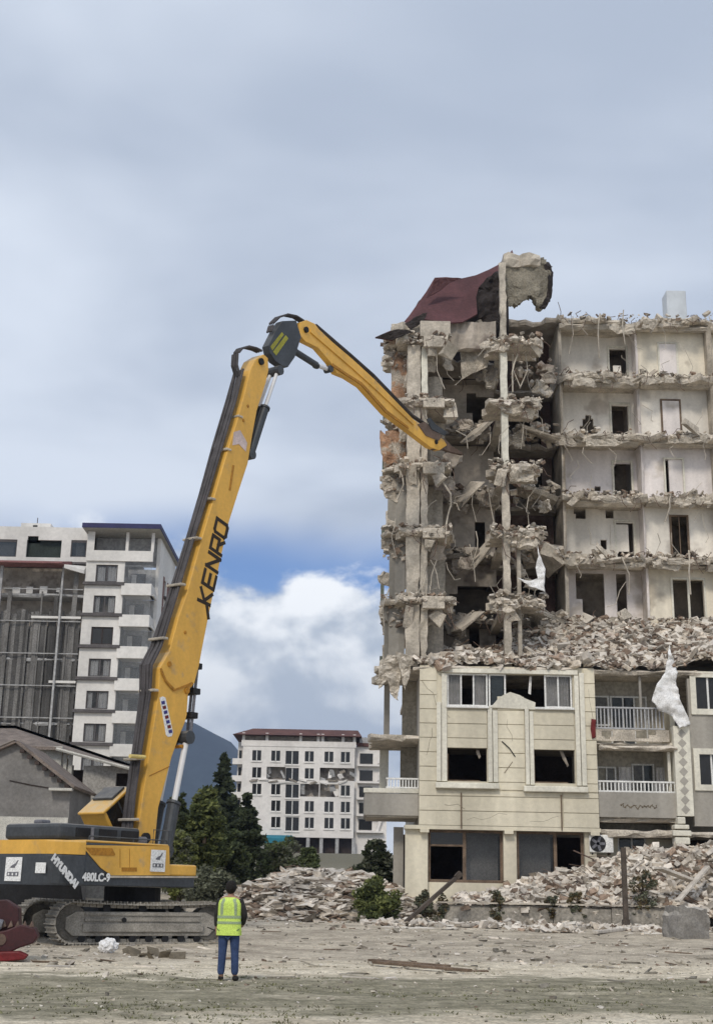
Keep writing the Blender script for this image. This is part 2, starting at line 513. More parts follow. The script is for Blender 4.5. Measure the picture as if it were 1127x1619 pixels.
ys = list(np.arange(-20, 12, 2.0)) + list(np.arange(12, 22, .28)) + list(np.arange(22, 38, .11)) + list(np.arange(38, 62, .28)) + list(62 * 1.09 ** np.arange(0, 60))
xsn = list(np.arange(-24, 24.01, .4))
ext = [24 * 1.22 ** k for k in range(1, 30)]
xs = [-q for q in ext[::-1]] + xsn + ext
gm = MB()
for yy in ys:
    for xx in xs: gm.v.append((xx, yy, gz(xx, yy)))
nx = len(xs)
for j in range(len(ys) - 1):
    for i in range(nx - 1):
        gm.f.append((j * nx + i, j * nx + i + 1, (j + 1) * nx + i + 1, (j + 1) * nx + i)); gm.mi.append(0)
gm.build('ground', ground_material(), smooth=True, kind='structure')

# hills
m_hill = mat('forested_hill', (.020, .030, .034), .95, .35, .006, 0, fine=.35)
hm = MB(); HX = np.arange(-2600, 2600, 40.); HY = np.arange(0, 1500, 60.)
prof = lambda x: 372 * (1 - .10 * sm(-420, -150, x)) * (1 - .86 * sm(-330, 60, x)) * (1 + .18 * mnoise.noise(Vector((x * .0022, 5, 0)))) * (1 + .12 * sm(-700, -1600, x))
for yy in HY:
    for xx in HX:
        h = prof(xx) * math.exp(-((yy - 700) / 420) ** 2)
        h += 26 * mnoise.fractal(Vector((xx * .006, yy * .006, 1)), .6, 2, 4) * (h / 372)
        hm.v.append((xx, 2300 + yy, h + 2))
nx = len(HX)
for j in range(len(HY) - 1):
    for i in range(nx - 1):
        hm.f.append((j * nx + i, j * nx + i + 1, (j + 1) * nx + i + 1, (j + 1) * nx + i)); hm.mi.append(0)
hm.build('hills', m_hill, smooth=True, kind='structure')

# loose stones scattered on the ground
g = np.random.default_rng(5)
n = 4200
py_ = 12 + (g.random(n) ** .8) * 42
px_ = (g.random(n) - .5) * 2 * (py_ * .33 + 2)
patch = np.array([mnoise.noise(Vector((a * .22, b * .35, 9))) for a, b in zip(px_, py_)])
keep = (patch + g.random(n) * .6 > .22)
px_, py_ = px_[keep], py_[keep]
sz = np.clip(g.lognormal(-3.6, .5, len(px_)), .012, .13) * np.clip(py_ / 24, .6, 1.5)
pz_ = np.array([gz(a, b) for a, b in zip(px_, py_)])
v, f = cloud_np(np.stack([px_, py_, pz_ + sz * .12], 1), np.stack([sz * 1.3, sz * 1.1, sz * .55], 1), seed=3)
idx = np.repeat((g.random(len(px_)) < .25).astype(int) + (g.random(len(px_)) < .3), 6)
np_obj('loose_stones', v, f, [m_rubd2, m_rub, m_rubd], None, idx, kind='stuff')

g = np.random.default_rng(15); n = 210
py_ = 26 + g.random(n) * 26; px_ = (g.random(n) - .42) * 2 * (py_ * .3 + 1)
pz_ = np.array([gz(a, b) for a, b in zip(px_, py_)]); L_ = g.uniform(.12, .7, n)
v, f = cloud_np(np.stack([px_, py_, pz_ + .02], 1), np.stack([L_, g.uniform(.03, .09, n), g.uniform(.02, .05, n)], 1), flat=.08, seed=8)
np_obj('wood_splinters', v, f, [m_rubd2, m_rubp, m_wood], None, np.repeat(g.choice([0, 0, 0, 1, 2], n), 6), kind='stuff')
# low weeds in the foreground strip
wv, wf = [], []
for _ in range(3000):
    yy = rng.uniform(16.5, 31); xx = rng.uniform(-1, 1) * (yy * .31 + 1)
    w = mnoise.noise(Vector((xx * .25, yy * .5, 2)))
    lim = .05 if yy < 27 else .30
    if w + rng.uniform(-.25, .25) < lim: continue
    z = gz(xx, yy)
    for _k in range(5):
        a = rng.uniform(0, 6.28); h = rng.uniform(.012, .04); q = rng.uniform(.008, .02); b = rng.uniform(-.06, .06); c = rng.uniform(-.06, .06)
        k = len(wv)
        wv += [(xx + b - q * math.cos(a), yy + c - q * math.sin(a), z - .005), (xx + b + q * math.cos(a), yy + c + q * math.sin(a), z - .005), (xx + b * 1.7, yy + c * 1.7, z + h)]
        wf.append((k, k + 1, k + 2))
np_obj('weeds', np.array(wv), np.array(wf), [mat('ground_weed', (.17, .17, .085), .9, .3, 1, 0, island=.4)], None, kind='stuff')

# ------------------------------------------------------------------ partly demolished apartment block
LV = [4.95 + 3.15 * k for k in range(9)]     # 4.95 8.1 11.25 14.4 17.55 20.7 23.85 27.0 30.15
YF = 56.0
B = thing('apartment_building', 'half demolished cream apartment block with torn open floors and maroon roof remnant', 'building', (10, 60, 0))
B.matrix_parent_inverse if False else None
OFF = Vector((10, 60, 0))


def part(mb, name, m, parent=None, **kw):
    """world-space mesh -> child of the building"""
    base = parent or B
    mb.v = [tuple(Vector(p) - OFF) for p in mb.v]
    return mb.build(name, m, base, **kw)


def shift(o, parent=None):
    o.data.transform(Matrix.Translation(-OFF)); o.parent = parent or B
    return o


def ragged(x0, x1, y0, y1, z0, z1, jag=.25, step=.35, sides='f', rg=rng, sag=0., wave=0.):
    """slab with a torn front edge (and torn sides); returns MB"""
    mb = MB(); ol = []
    n = max(2, int((x1 - x0) / step))
    for i in range(n + 1):
        jx = rg.uniform(-.12, .12) if 0 < i < n else 0
        ol.append((x0 + (x1 - x0) * i / n + jx, y0 + rg.uniform(-jag, jag)))
    nb = max(2, int((y1 - y0) / step))
    for i in range(1, nb):
        ol.append((x1 + (rg.uniform(-jag, jag) if 'r' in sides else 0), y0 + (y1 - y0) * i / nb))
    ol += [(x1, y1), (x0, y1)]
    for i in range(nb - 1, 0, -1):
        ol.append((x0 + (rg.uniform(-jag, jag) if 'l' in sides else 0), y0 + (y1 - y0) * i / nb))
    A, C, D = [], [], []
    for (x, y) in ol:
        s = -sag * max(0, (y1 - y) / (y1 - y0))
        front = y < y0 + jag * 1.2
        if front and wave: s += wave * mnoise.noise(Vector((x * .55, z1, 3))) + wave * .5 * mnoise.noise(Vector((x * 1.7, z1, 8))) - wave * .4
        A.append((x, y + (rg.uniform(0, .16) if front else 0), z0 + s + (rg.uniform(-.05, .12) if front else 0)))
        D.append((x, y + (rg.uniform(-.06, .06) if front else 0), (z0 + z1) / 2 + s))
        C.append((x, y + (rg.uniform(0, .12) if front else 0), z1 + s + (rg.uniform(-.08, .03) if front else 0)))
    mb.rings([A, D, C])
    return mb


def rebar_mb(n, x0, x1, y, z, dz=(-.9, .2), rad=.017, rg=rng, spread=.5):
    mb = MB()
    for _ in range(n):
        x = rg.uniform(x0, x1); yy = y + rg.uniform(-.1, .2); zz = z + rg.uniform(-.25, .05)
        d = Vector((rg.uniform(-spread, spread), -rg.uniform(.1, .6), rg.uniform(*dz)))
        p0 = Vector((x, yy + .2, zz)); p1 = p0 + Vector((d.x * .3, d.y * .8, d.z * .1)); p2 = p0 + d * .7 + Vector((0, -.1, d.z * .1)); p3 = p0 + d + Vector((rg.uniform(-.2, .2), 0, rg.uniform(-.2, .1)))
        mb.tube([p0, p1, p2, p3], rad, 4)
    return mb


# --- lower storeys: bay with stone-look cladding
X0 = PX(663, 1180, YF); X1 = PX(943, 1180, YF)
zb = 4.42; zt = 11.25
def X_(px, py=1180, Y=YF): return PX(px, py, Y)
def Z_(py, px=800, Y=YF): return PZ(px, py, Y)
wl = [(X_(707, 1210), X_(770, 1210), Z_(1235, 740), Z_(1182, 740)), (X_(844, 1210), X_(909, 1210), Z_(1238, 876), Z_(1185, 876))]
wu = (X_(706, 1090), X_(905, 1090), Z_(1116, 740), Z_(1064, 740))
mid = (X_(786), X_(831))
walls = MB().holes(X0, X1, zb, zt, YF + .10, YF + .35, [wl[0], wl[1], (wu[0], wu[1], wu[2], wu[3])])
part(walls, 'wall', m_cream)
part(MB().box(X0, X0 + .25, YF + .36, YF + 14, 1.0, zt), 'wall', m_grey_pl)
part(MB().box(X1 - .25, X1, YF + .36, YF + 3.0, 3.9, zt), 'wall', m_cream)
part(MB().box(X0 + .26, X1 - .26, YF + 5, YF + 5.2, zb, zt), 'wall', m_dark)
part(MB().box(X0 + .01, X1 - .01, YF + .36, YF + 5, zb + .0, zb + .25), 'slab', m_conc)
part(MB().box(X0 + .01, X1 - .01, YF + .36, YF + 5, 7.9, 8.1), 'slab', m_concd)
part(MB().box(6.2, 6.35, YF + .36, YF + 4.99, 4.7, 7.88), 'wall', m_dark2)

# cladding courses
regions = [(X0, X_(690), zb, zt - .05), (X_(787), X_(829), 5.95, Z_(1098)), (X_(926), X1, zb + 1.5, zt - .05),
           (wl[0][0], wl[0][1], Z_(1182, 740), Z_(1119, 740)), (wl[1][0], wl[1][1], Z_(1185, 876), Z_(1121, 876)),
           (X_(690), X1, zb, 5.86)]
CH = .615
for ri, (a, b, c, d) in enumerate(regions):
    z = zb
    while z < d - .05:
        z0 = max(c, z + .018); z1 = min(d, z + CH - .018)
        if z1 - z0 > .08:
            segs = [(a, b)]
            if ri == 5:      # long bottom courses are cut at the two down-pipes
                c1, c2 = X_(729), X_(887)
                segs = [(a + .004, c1 - .02), (c1 + .02, c2 - .02), (c2 + .02, b)]
            for (s0, s1) in segs:
                mb = MB().box(s0, s1, YF + .045 + rng.uniform(-.006, .006), YF + .099, z0, z1)
                if ri == 1 and z1 > Z_(1104):
                    pass
                part(mb, 'cladding_panel', m_cream)
        z += CH
# pediment of the middle panel, torn top
mp = [(X_(775, 1115), Z_(1119)), (X_(845, 1115), Z_(1121)), (X_(846, 1108), Z_(1110)), (X_(828, 1102), Z_(1103)), (X_(822, 1098), Z_(1099)), (X_(806, 1094), Z_(1094)), (X_(795, 1097), Z_(1099)), (X_(786, 1106), Z_(1106))]
part(MB().prism([(x, YF - .02, z) for x, z in mp], [(x, YF + .34, z) for x, z in mp]), 'broken_pediment', m_trim)
# pilasters and sills
for (a, b, c, d) in ((690, 697, 1237, 1112), (698, 706.5, 1237, 1066), (771, 778, 1237, 1118), (779, 786.5, 1237, 1124), (830, 836, 1240, 1118), (837, 843.5, 1240, 1124), (910, 917, 1240, 1066), (918, 925.5, 1240, 1062)):
    pr = .02 if a in (698, 771, 837, 910) else .06
    part(MB().box(X_(a, 1180), X_(b, 1180), YF - pr, YF + .098, Z_(c), Z_(d)), 'pilaster', m_trim, bevel=.012)
for (a, b, py) in ((688, 788, 1243), (827, 928, 1246)):
    part(MB().box(X_(a, 1243), X_(b, 1243), YF - .2, YF + .099, Z_(py + 4, 740), Z_(py - 5, 740)), 'sill', m_trim, bevel=.03)
for (a, b) in ((706, 771), (846, 906)):
    part(MB().box(X_(a, 1115) - .03, X_(b, 1115) + .03, YF - .10, YF + .34, wu[2] - .10, wu[2] - .002), 'sill', m_pvc, bevel=.02)
part(MB().box(X_(697, 1060), X_(912, 1060), YF - .04, YF + .098, wu[3] + .01, wu[3] + .2), 'lintel', m_trim)
# downpipes
for a in (729, 887):
    part(MB().tube([(X_(a, 1275), YF - .0, 4.3), (X_(a, 1275), YF - .0, 5.78)], .028, 6), 'down_pipe', m_wood)
# crack and conduit on the middle panel
part(MB().tube([(X_(793, 1172), YF + .02, Z_(1172)), (X_(805, 1183), YF - .01, Z_(1183)), (X_(814, 1196), YF + .02, Z_(1196))], .022, 5), 'loose_cable', m_black)
part(MB().tube([(X_(810, 1204), YF + .03, Z_(1204)), (X_(797, 1222), YF + .025, Z_(1222))], .012, 5), 'loose_cable', m_wood)


def window(x0, x1, z0, z1, y, lights, parent=None, fr=.07, curtains=True):
    """frame with n lights; lights string: c curtain behind glass, d dark open, g glass"""
    w = part(MB().box(x0, x1, y, y + .08, z0, z0 + fr).box(x0, x1, y, y + .08, z1 - fr, z1)
             .box(x0, x0 + fr, y, y + .08, z0 + fr, z1 - fr).box(x1 - fr, x1, y, y + .08, z0 + fr, z1 - fr), 'window', m_pvc, parent)
    n = len(lights); wdt = (x1 - x0 - 2 * fr) / n
    for i, k in enumerate(lights):
        a = x0 + fr + i * wdt; b = a + wdt
        if i: part(MB().box(a - fr * .45, a + fr * .45, y + .005, y + .075, z0 + fr, z1 - fr), 'mullion', m_pvc, w)
        if k in 'cg':
            part(MB().box(a + .035, b - .035, y + .03, y + .045, z0 + fr + .002, z1 - fr - .002), 'pane', m_glassl if k == 'c' else m_glass, w)
        if k == 'c':
            mb = MB(); q = []
            for s in range(13): q.append((a + .01 + (b - a - .02) * s / 12, y + .2 + .03 * math.sin(s * 2.1 + i)))
            for s in range(12): mb.quad([(q[s][0], q[s][1], z0 + .02), (q[s + 1][0], q[s + 1][1], z0 + .02), (q[s + 1][0], q[s + 1][1], z1 - .02), (q[s][0], q[s][1], z1 - .02)])
            part(mb, 'curtain', m_curt, w)
    return w


window(wu[0] + .02, X_(771, 1090), wu[2] + .002, wu[3], YF + .15, 'cdc')
window(X_(861, 1090), wu[1] - .02, wu[2] + .002, wu[3], YF + .15, 'cc')
window(X_(771, 1090) + .05, X_(800, 1090), wu[2] + .002, wu[3], YF + .17, 'g')
# dangling curtain in the broken part
part(MB().quad([(X_(838, 1070), YF + .3, Z_(1067)), (X_(842, 1070), YF + .33, Z_(1067)), (X_(840, 1096), YF + .28, Z_(1096)), (X_(836, 1096), YF + .3, Z_(1094))]), 'curtain', m_curt)

# torn curtains, frame remains and cracks
for (a, b, c, d) in ((752, 1186, 757, 1200), (884, 1187, 896, 1213)):
    shift(sheet('torn_curtain_strip', [P(a, b, YF + .4), P(a + 5, b, YF + .4), P(c + 3, d - 3, YF + .33), P(c, d, YF + .36), P((a + c) / 2 - 1, (b + d) / 2, YF + .42)], m_int, None, 2, .05, 4, .01))
for h in wl:
    part(MB().box(h[0] + .002, h[0] + .06, YF + .18, YF + .26, h[2] + .002, h[3] - .25), 'window_frame_remains', m_wood)
    part(MB().box(h[0] + .061, h[1] - .3, YF + .18, YF + .26, h[2] + .002, h[2] + .06), 'window_frame_remains', m_wood)
ck = random.Random(3)
for (px, py, dx, dy, n) in ((668, 1075, 8, 12, 6), (735, 1297, 13, -2, 6), (838, 1302, 9, -3, 6), (800, 1140, 3, 11, 4), (930, 1090, 2, 14, 6), (672, 1190, 3, -9, 5), (700, 1268, 12, 3, 4)):
    pts = []
    for i in range(n):
        p = P(px + dx * i + ck.uniform(-3, 3), py + dy * i + ck.uniform(-4, 4), YF); pts.append((p.x, YF + .042, p.z))
    part(MB().tube(pts, .007, 4), 'crack', mat('crack_shade', (.20, .175, .135), .95, .2, 3, 0))

# --- ground floor
YG = YF + .55
zg = 1.25
gp = [(X_(641, 1350), X_(677, 1350)), (X_(797, 1350), X_(818, 1350)), (X_(926, 1350), X_(945, 1350))]
for a, b in gp: part(MB().box(a, b, YG - .25, YG + .35, zg, zb - .12), 'column', m_cream, bevel=.02)
part(MB().box(X_(640, 1305), X1 + .05, YF + .04, YF + 1.0, zb - .16, zb - .003), 'beam', m_cream)
for a in (664, 797, 933):
    part(MB().box(X_(a, 1310), X_(a + 14, 1310), YF - .02, YF + .32, zb - .3, zb - .162), 'bracket', m_cream)
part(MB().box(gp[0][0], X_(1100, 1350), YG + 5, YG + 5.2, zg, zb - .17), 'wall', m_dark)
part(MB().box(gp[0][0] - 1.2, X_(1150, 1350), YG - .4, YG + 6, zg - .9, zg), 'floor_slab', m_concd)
for i, (a, b, cdoor) in enumerate(((gp[0][1], gp[1][0], (683, 733)), (gp[1][1], gp[2][0], (878, 926)))):
    zt_ = zb - .17; zl = PZ(740, 1391, YG)
    sf_ = part(MB().box(a, b, YG, YG + .1, zl - .12, zl).box(a, b, YG, YG + .1, zt_ - .1, zt_).box(a, a + .12, YG + .002, YG + .1, zl, zt_ - .1)
               .box(b - .12, b, YG + .002, YG + .1, zl, zt_ - .1).box(X_(cdoor[i == 0] if i == 0 else cdoor[0], 1350), X_((cdoor[1] if i == 0 else cdoor[0]), 1350) + .14, YG + .002, YG + .1, zl, zt_ - .1), 'shopfront', m_wood)
    ga, gb = (X_(735, 1350) + .1, b - .13) if i == 0 else (a + .13, X_(877, 1350))
    part(MB().box(ga, gb, YG + .04, YG + .055, zl + .001, zt_ - .101), 'pane', m_glassl, sf_)
    part(MB().box(ga - .1, gb, YG + .8, YG + .85, zl, zt_ - .12), 'roller_blind', mat('grey_blind', (.30, .285, .27), .9, .2, 1, .1), sf_)
    if i == 0:
        part(MB().box(X_(680, 1350), X_(733, 1350), YG + .03, YG + .045, PZ(700, 1336, YG), zt_ - .102), 'pane', m_glassd, sf_)
        part(MB().box(X_(680, 1350), X_(733, 1350), YG + .003, YG + .08, PZ(700, 1338, YG), PZ(700, 1335, YG)), 'transom', m_wood, sf_)
    part(MB().box(a, b, YG, YG + .25, zg, zl - .121), 'plinth', m_cream)
# left rear corner wall under the side balcony
part(MB().box(X_(624, 1350), X_(640, 1350), YG + 1.2, YG + 1.45, zg - .6, zb - .02), 'wall', m_grey_pl)

# --- balcony section right of the bay
XB0, XB1 = X1, X_(1066, 1200)
YB = YF + .25
part(MB().box(XB0, XB1, YB + 1.9, YB + 2.1, 4.0, zt), 'wall', mat('balcony_back_wall', (.45, .415, .35), .9, .2, .6, .2, streak=True))
part(MB().box(XB1 + .0, XB1 + .22, YB + .3, YB + 1.89, 4.0, zt), 'wall', m_cream)
for z in (4.95, 8.1):
    part(ragged(XB0 + .003, XB1 - .003, YB, YB + 1.88, z - .22, z, .03 if z < 6 else .1), 'balcony_slab', m_conc)
part(ragged(XB0 + .003, XB1 + 1.2, YB - .1, YB + 4, zt - .25, zt, .15), 'balcony_slab', m_slab)
# lower balcony: solid parapet panel, white rail with balusters
zp0, zp1 = PZ(1000, 1293, YB), PZ(1000, 1253, YB)
part(MB().box(XB0 + .02, XB1 + .15, YB - .14, YB - .02, zp0, zp1), 'parapet', m_grey_pl, bevel=.02)
def balustrade(xa, xb, y, z0, z1, m, step=.14, along='x'):
    def q(u, w, za, zc, t=.03):
        return MB().box(u, w, y - t, y + t, za, zc) if along == 'x' else MB().box(y - t, y + t, u, w, za, zc)
    r = part(q(xa, xb, z1 - .07, z1, .045), 'hand_rail', m)
    part(q(xa, xb, z0, z0 + .06, .045), 'bottom_rail', m)
    u = xa + .05
    while u < xb - .04:
        part(q(u, u + .05, z0 + .061, z1 - .071, .022), 'baluster', m)
        u += step
balustrade(XB0 + .03, XB1 + .02, YB - .08, zp1 + .002, PZ(1000, 1235, YB), m_pvc, .16)
balustrade(XB0 + .03, XB1 - .3, YB + .02, 8.65, PZ(1000, 1118, YB), mat('grey_rail', (.42, .42, .43), .6, .15, 2, 0), .16)
# upper balcony: broken parapet with holes
bp = MB().holes(XB0 + .02, XB1 - .15, 8.12, 8.62, YB - .1, YB + .02, [(XB0 + .25, XB0 + .75, 8.3, 8.55), (XB0 + 1.7, XB0 + 2.3, 8.25, 8.58), (XB0 + 2.0, XB0 + 2.6, 8.4, 8.62), (XB0 + .4, XB0 + .6, 8.2, 8.4)])
part(bp, 'parapet', m_slab)
sl = ragged(XB0 + .1, XB1 + .1, YB - .45, YB + .0, 7.72, 7.9, .14)
part(sl, 'broken_parapet', m_slab)
# balcony doors and windows
yb = YB + 1.78
window(XB0 + .15, XB0 + 1.0, 9.0, 10.35, yb, 'c')
window(XB0 + 1.05, XB0 + 2.7, 8.15, 10.35, yb, 'ggd')
window(XB0 + .35, XB0 + 1.2, 5.0, 7.2, yb, 'dc')
window(XB0 + 1.9, XB0 + 2.9, 5.0, 7.35, yb, 'cg')
for a in (1.3, 2.95):
    mb = MB(); q = [(XB0 + a + .55 * s / 10, yb - .06 + .035 * math.sin(s * 2.3)) for s in range(11)]
    for s in range(10): mb.quad([(q[s][0], q[s][1], 5.0), (q[s + 1][0], q[s + 1][1], 5.0), (q[s + 1][0], q[s + 1][1], 7.2), (q[s][0], q[s][1], 7.2)])
    part(mb, 'curtain', m_curt)
part(MB().box(XB0 + 2.0, XB0 + 2.1, YB + .1, YB + .2, 8.7, zt - .26), 'post', m_grey_pl)
part(MB().box(XB1 - .25, XB1 - .13, YB + .0, YB + .12, zp1, 7.7), 'post', m_trim)
# faded lettering scrawl on the parapet
mb = MB(); pts = []
for s in range(60):
    t = s / 59
    pts.append((X_(981 + 58 * t + 1.6 * math.sin(s * 1.9), 1275), YB - .147, PZ(1000, 1276 + 2.6 * math.sin(t * 47 + 2 * math.sin(t * 9)) * (1.3 if 8 < s < 14 or s > 50 else .8) - 3.2 * (s < 5) + 3 * (26 < s < 30) - 1.5 * t, YB)))
part(mb.tube(pts, .018, 4), 'scrawled_lettering', mat('scrawl_paint', (.19, .15, .10), .9, .2, 3, 0))
# decorated pilaster strip and its base
YD = YF - .1
pa, pb = X_(1067, 1220, YD), X_(1093, 1220, YD)
part(MB().box(pa, pb, YD, YD + .5, PZ(1080, 1290, YD), PZ(1080, 1148, YD)), 'pilaster', m_trim)
for i in range(9):
    z = PZ(1080, 1280 - i * 15, YD)
    for j, dx in ((0, 0),):
        c = (pa + pb) / 2; w = .19
        part(MB().prism([(c - w, YD - .012, z), (c, YD - .012, z - .2), (c + w, YD - .012, z), (c, YD - .012, z + .2)], [(c - w, YD - .001, z), (c, YD - .001, z - .2), (c + w, YD - .001, z), (c, YD - .001, z + .2)]), 'ornament', m_grey_pl)
for (w, a, b) in ((.42, 1335, 1324), (.52, 1322, 1313), (.42, 1311, 1304), (.22, 1303, 1292)):
    c = X_(1077, 1315, YD)
    part(MB().box(c - w * .75, c + w * .75, YD - .1, YD + .5, PZ(1077, a, YD), PZ(1077, b, YD)), 'pillar_base', m_trim, bevel=.04)
# right hand wall with windows
YR = YF + .15
XR0 = X_(1094, 1200)
hR = [(X_(1107, 1215), X_(1150, 1215), Z_(1240, 1110), Z_(1192, 1110)), (X_(1101, 1095), X_(1150, 1095), Z_(1120, 1110), Z_(1070, 1110))]
part(MB().holes(XR0, 20.0, 4.6, 10.9, YR + .05, YR + .3, hR), 'wall', m_grey_pl)
for h in hR:
    w = part(MB().holes(h[0] - .25, h[1] + .25, h[2] - .25, h[3] + .25, YR - .04, YR + .049, [h]), 'window_surround', m_trim)
    part(MB().box(h[0], h[1], YR + .12, YR + .14, h[2], h[3]), 'pane', m_glassd, w)
    part(MB().box(h[0] + .5, h[0] + .58, YR + .08, YR + .119, h[2], h[3]), 'mullion', m_pvc, w)
part(ragged(XB0, 20, YR - .1, YR + 4, 4.1, 4.4, .12), 'slab', m_slab)
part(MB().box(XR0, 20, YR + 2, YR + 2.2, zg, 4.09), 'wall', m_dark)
part(MB().box(XR0 - .3, 20, YR + .2, YR + .45, zg, 3.1), 'wall', m_grey_pl)
# ground floor wall under the balcony, little window
part(MB().holes(X_(946, 1330), XR0 - .31, zg, 4.08, YB + 1.0, YB + 1.2, [(X_(976, 1335, YB + 1), X_(1021, 1335, YB + 1), PZ(1000, 1346, YB + 1), PZ(1000, 1322, YB + 1))]), 'wall', m_cream)
window(X_(976, 1335, YB + 1), X_(1021, 1335, YB + 1), PZ(1000, 1346, YB + 1), PZ(1000, 1322, YB + 1), YB + 1.05, 'gg')

# --- side balconies on the left
YS0, YS1 = YF + .5, YF + 4.2
XL = X_(576, 1250, YS0)
part(MB().box(XL + .1, X0 - .003, YS0 + .1, YS1, 4.75, 4.95), 'balcony_slab', m_conc)
part(MB().box(XL + .02, X0 - .003, YS0, YS0 + .12, PZ(600, 1289, YS0), PZ(600, 1254, YS0)), 'parapet', m_grey_pl, bevel=.02)
part(MB().box(XL, XL + .12, YS0 + .121, YS1, PZ(600, 1289, YS0), PZ(600, 1254, YS0)), 'parapet', m_grey_pl, bevel=.02)
part(MB().box(XL - .04, X0 - .003, YS0 - .04, YS0 + .16, PZ(600, 1253.5, YS0), PZ(600, 1246, YS0)), 'coping', m_trim, bevel=.02)
balustrade(X_(610, 1240, YS0), X0 - .01, YS0 + .06, PZ(600, 1245.5, YS0), PZ(600, 1229, YS0), m_pvc, .13)
part(ragged(X_(586, 1155, YS0), X0 - .003, YS0 - .1, YS1, 7.95, 8.25, .15, sides='fl'), 'balcony_slab', m_slab)
part(MB().box(X_(633, 1200, YS0 + 2), X0 - .004, YS0 + 2.2, YS0 + 2.35, 4.96, 7.94), 'wall', mat('tan_render', (.33, .295, .235), .9, .2, .8, .2, streak=True))
part(MB().box(X_(636, 1090, YS0 + 2), X0 - .004, YS0 + 2.2, YS0 + 2.35, 8.26, zt - .3), 'wall', MATS['tan_render'])
part(ragged(X_(596, 1030, YS0), X0 + .4, YS0 - .2, YS1, zt - .28, zt + .02, .25, sides='fl'), 'balcony_slab', m_slab)
part(MB().box(X_(607, 1100, YS1), X_(616, 1100, YS1), YS1 - .2, YS1, 8.26, zt - .3), 'post', m_grey_pl)
part(MB().box(X_(600, 1200, YS1), X_(614, 1200, YS1), YS1 - .2, YS1, 4.96, 7.94), 'post', m_trim)
# hanging torn insulation on the left corner
for (pl, yy) in (([(612, 1035), (640, 1040), (632, 1075), (628, 1108), (618, 1098), (612, 1075), (600, 1090), (594, 1076), (606, 1052)], YS0 - .25),
                 ([(625, 1030), (652, 1038), (648, 1062), (640, 1090), (634, 1064)], YS0 - .45),
                 ([(600, 1045), (614, 1038), (611, 1066), (603, 1085), (597, 1078)], YS0 - .1)):
    shift(sheet('torn_insulation', [P(a, b, yy) for a, b in pl], m_slab, None, 3, .16, 2.4, .05, smooth=False))

def rough_col(x0, x1, y0, y1, z0, z1, j=.03):
    rs = []; n = max(3, int((z1 - z0) / .3))
    for i in range(n + 1):
        z = z0 + (z1 - z0) * i / n; e = j * (2.2 if rng.random() < .15 else 1)
        rs.append([(x + rng.uniform(-e, e), y + rng.uniform(-e, e), z) for x, y in ((x0, y0), ((x0 + x1) / 2, y0), (x1, y0), (x1, y1), (x0, y1))])
    return MB().rings(rs)


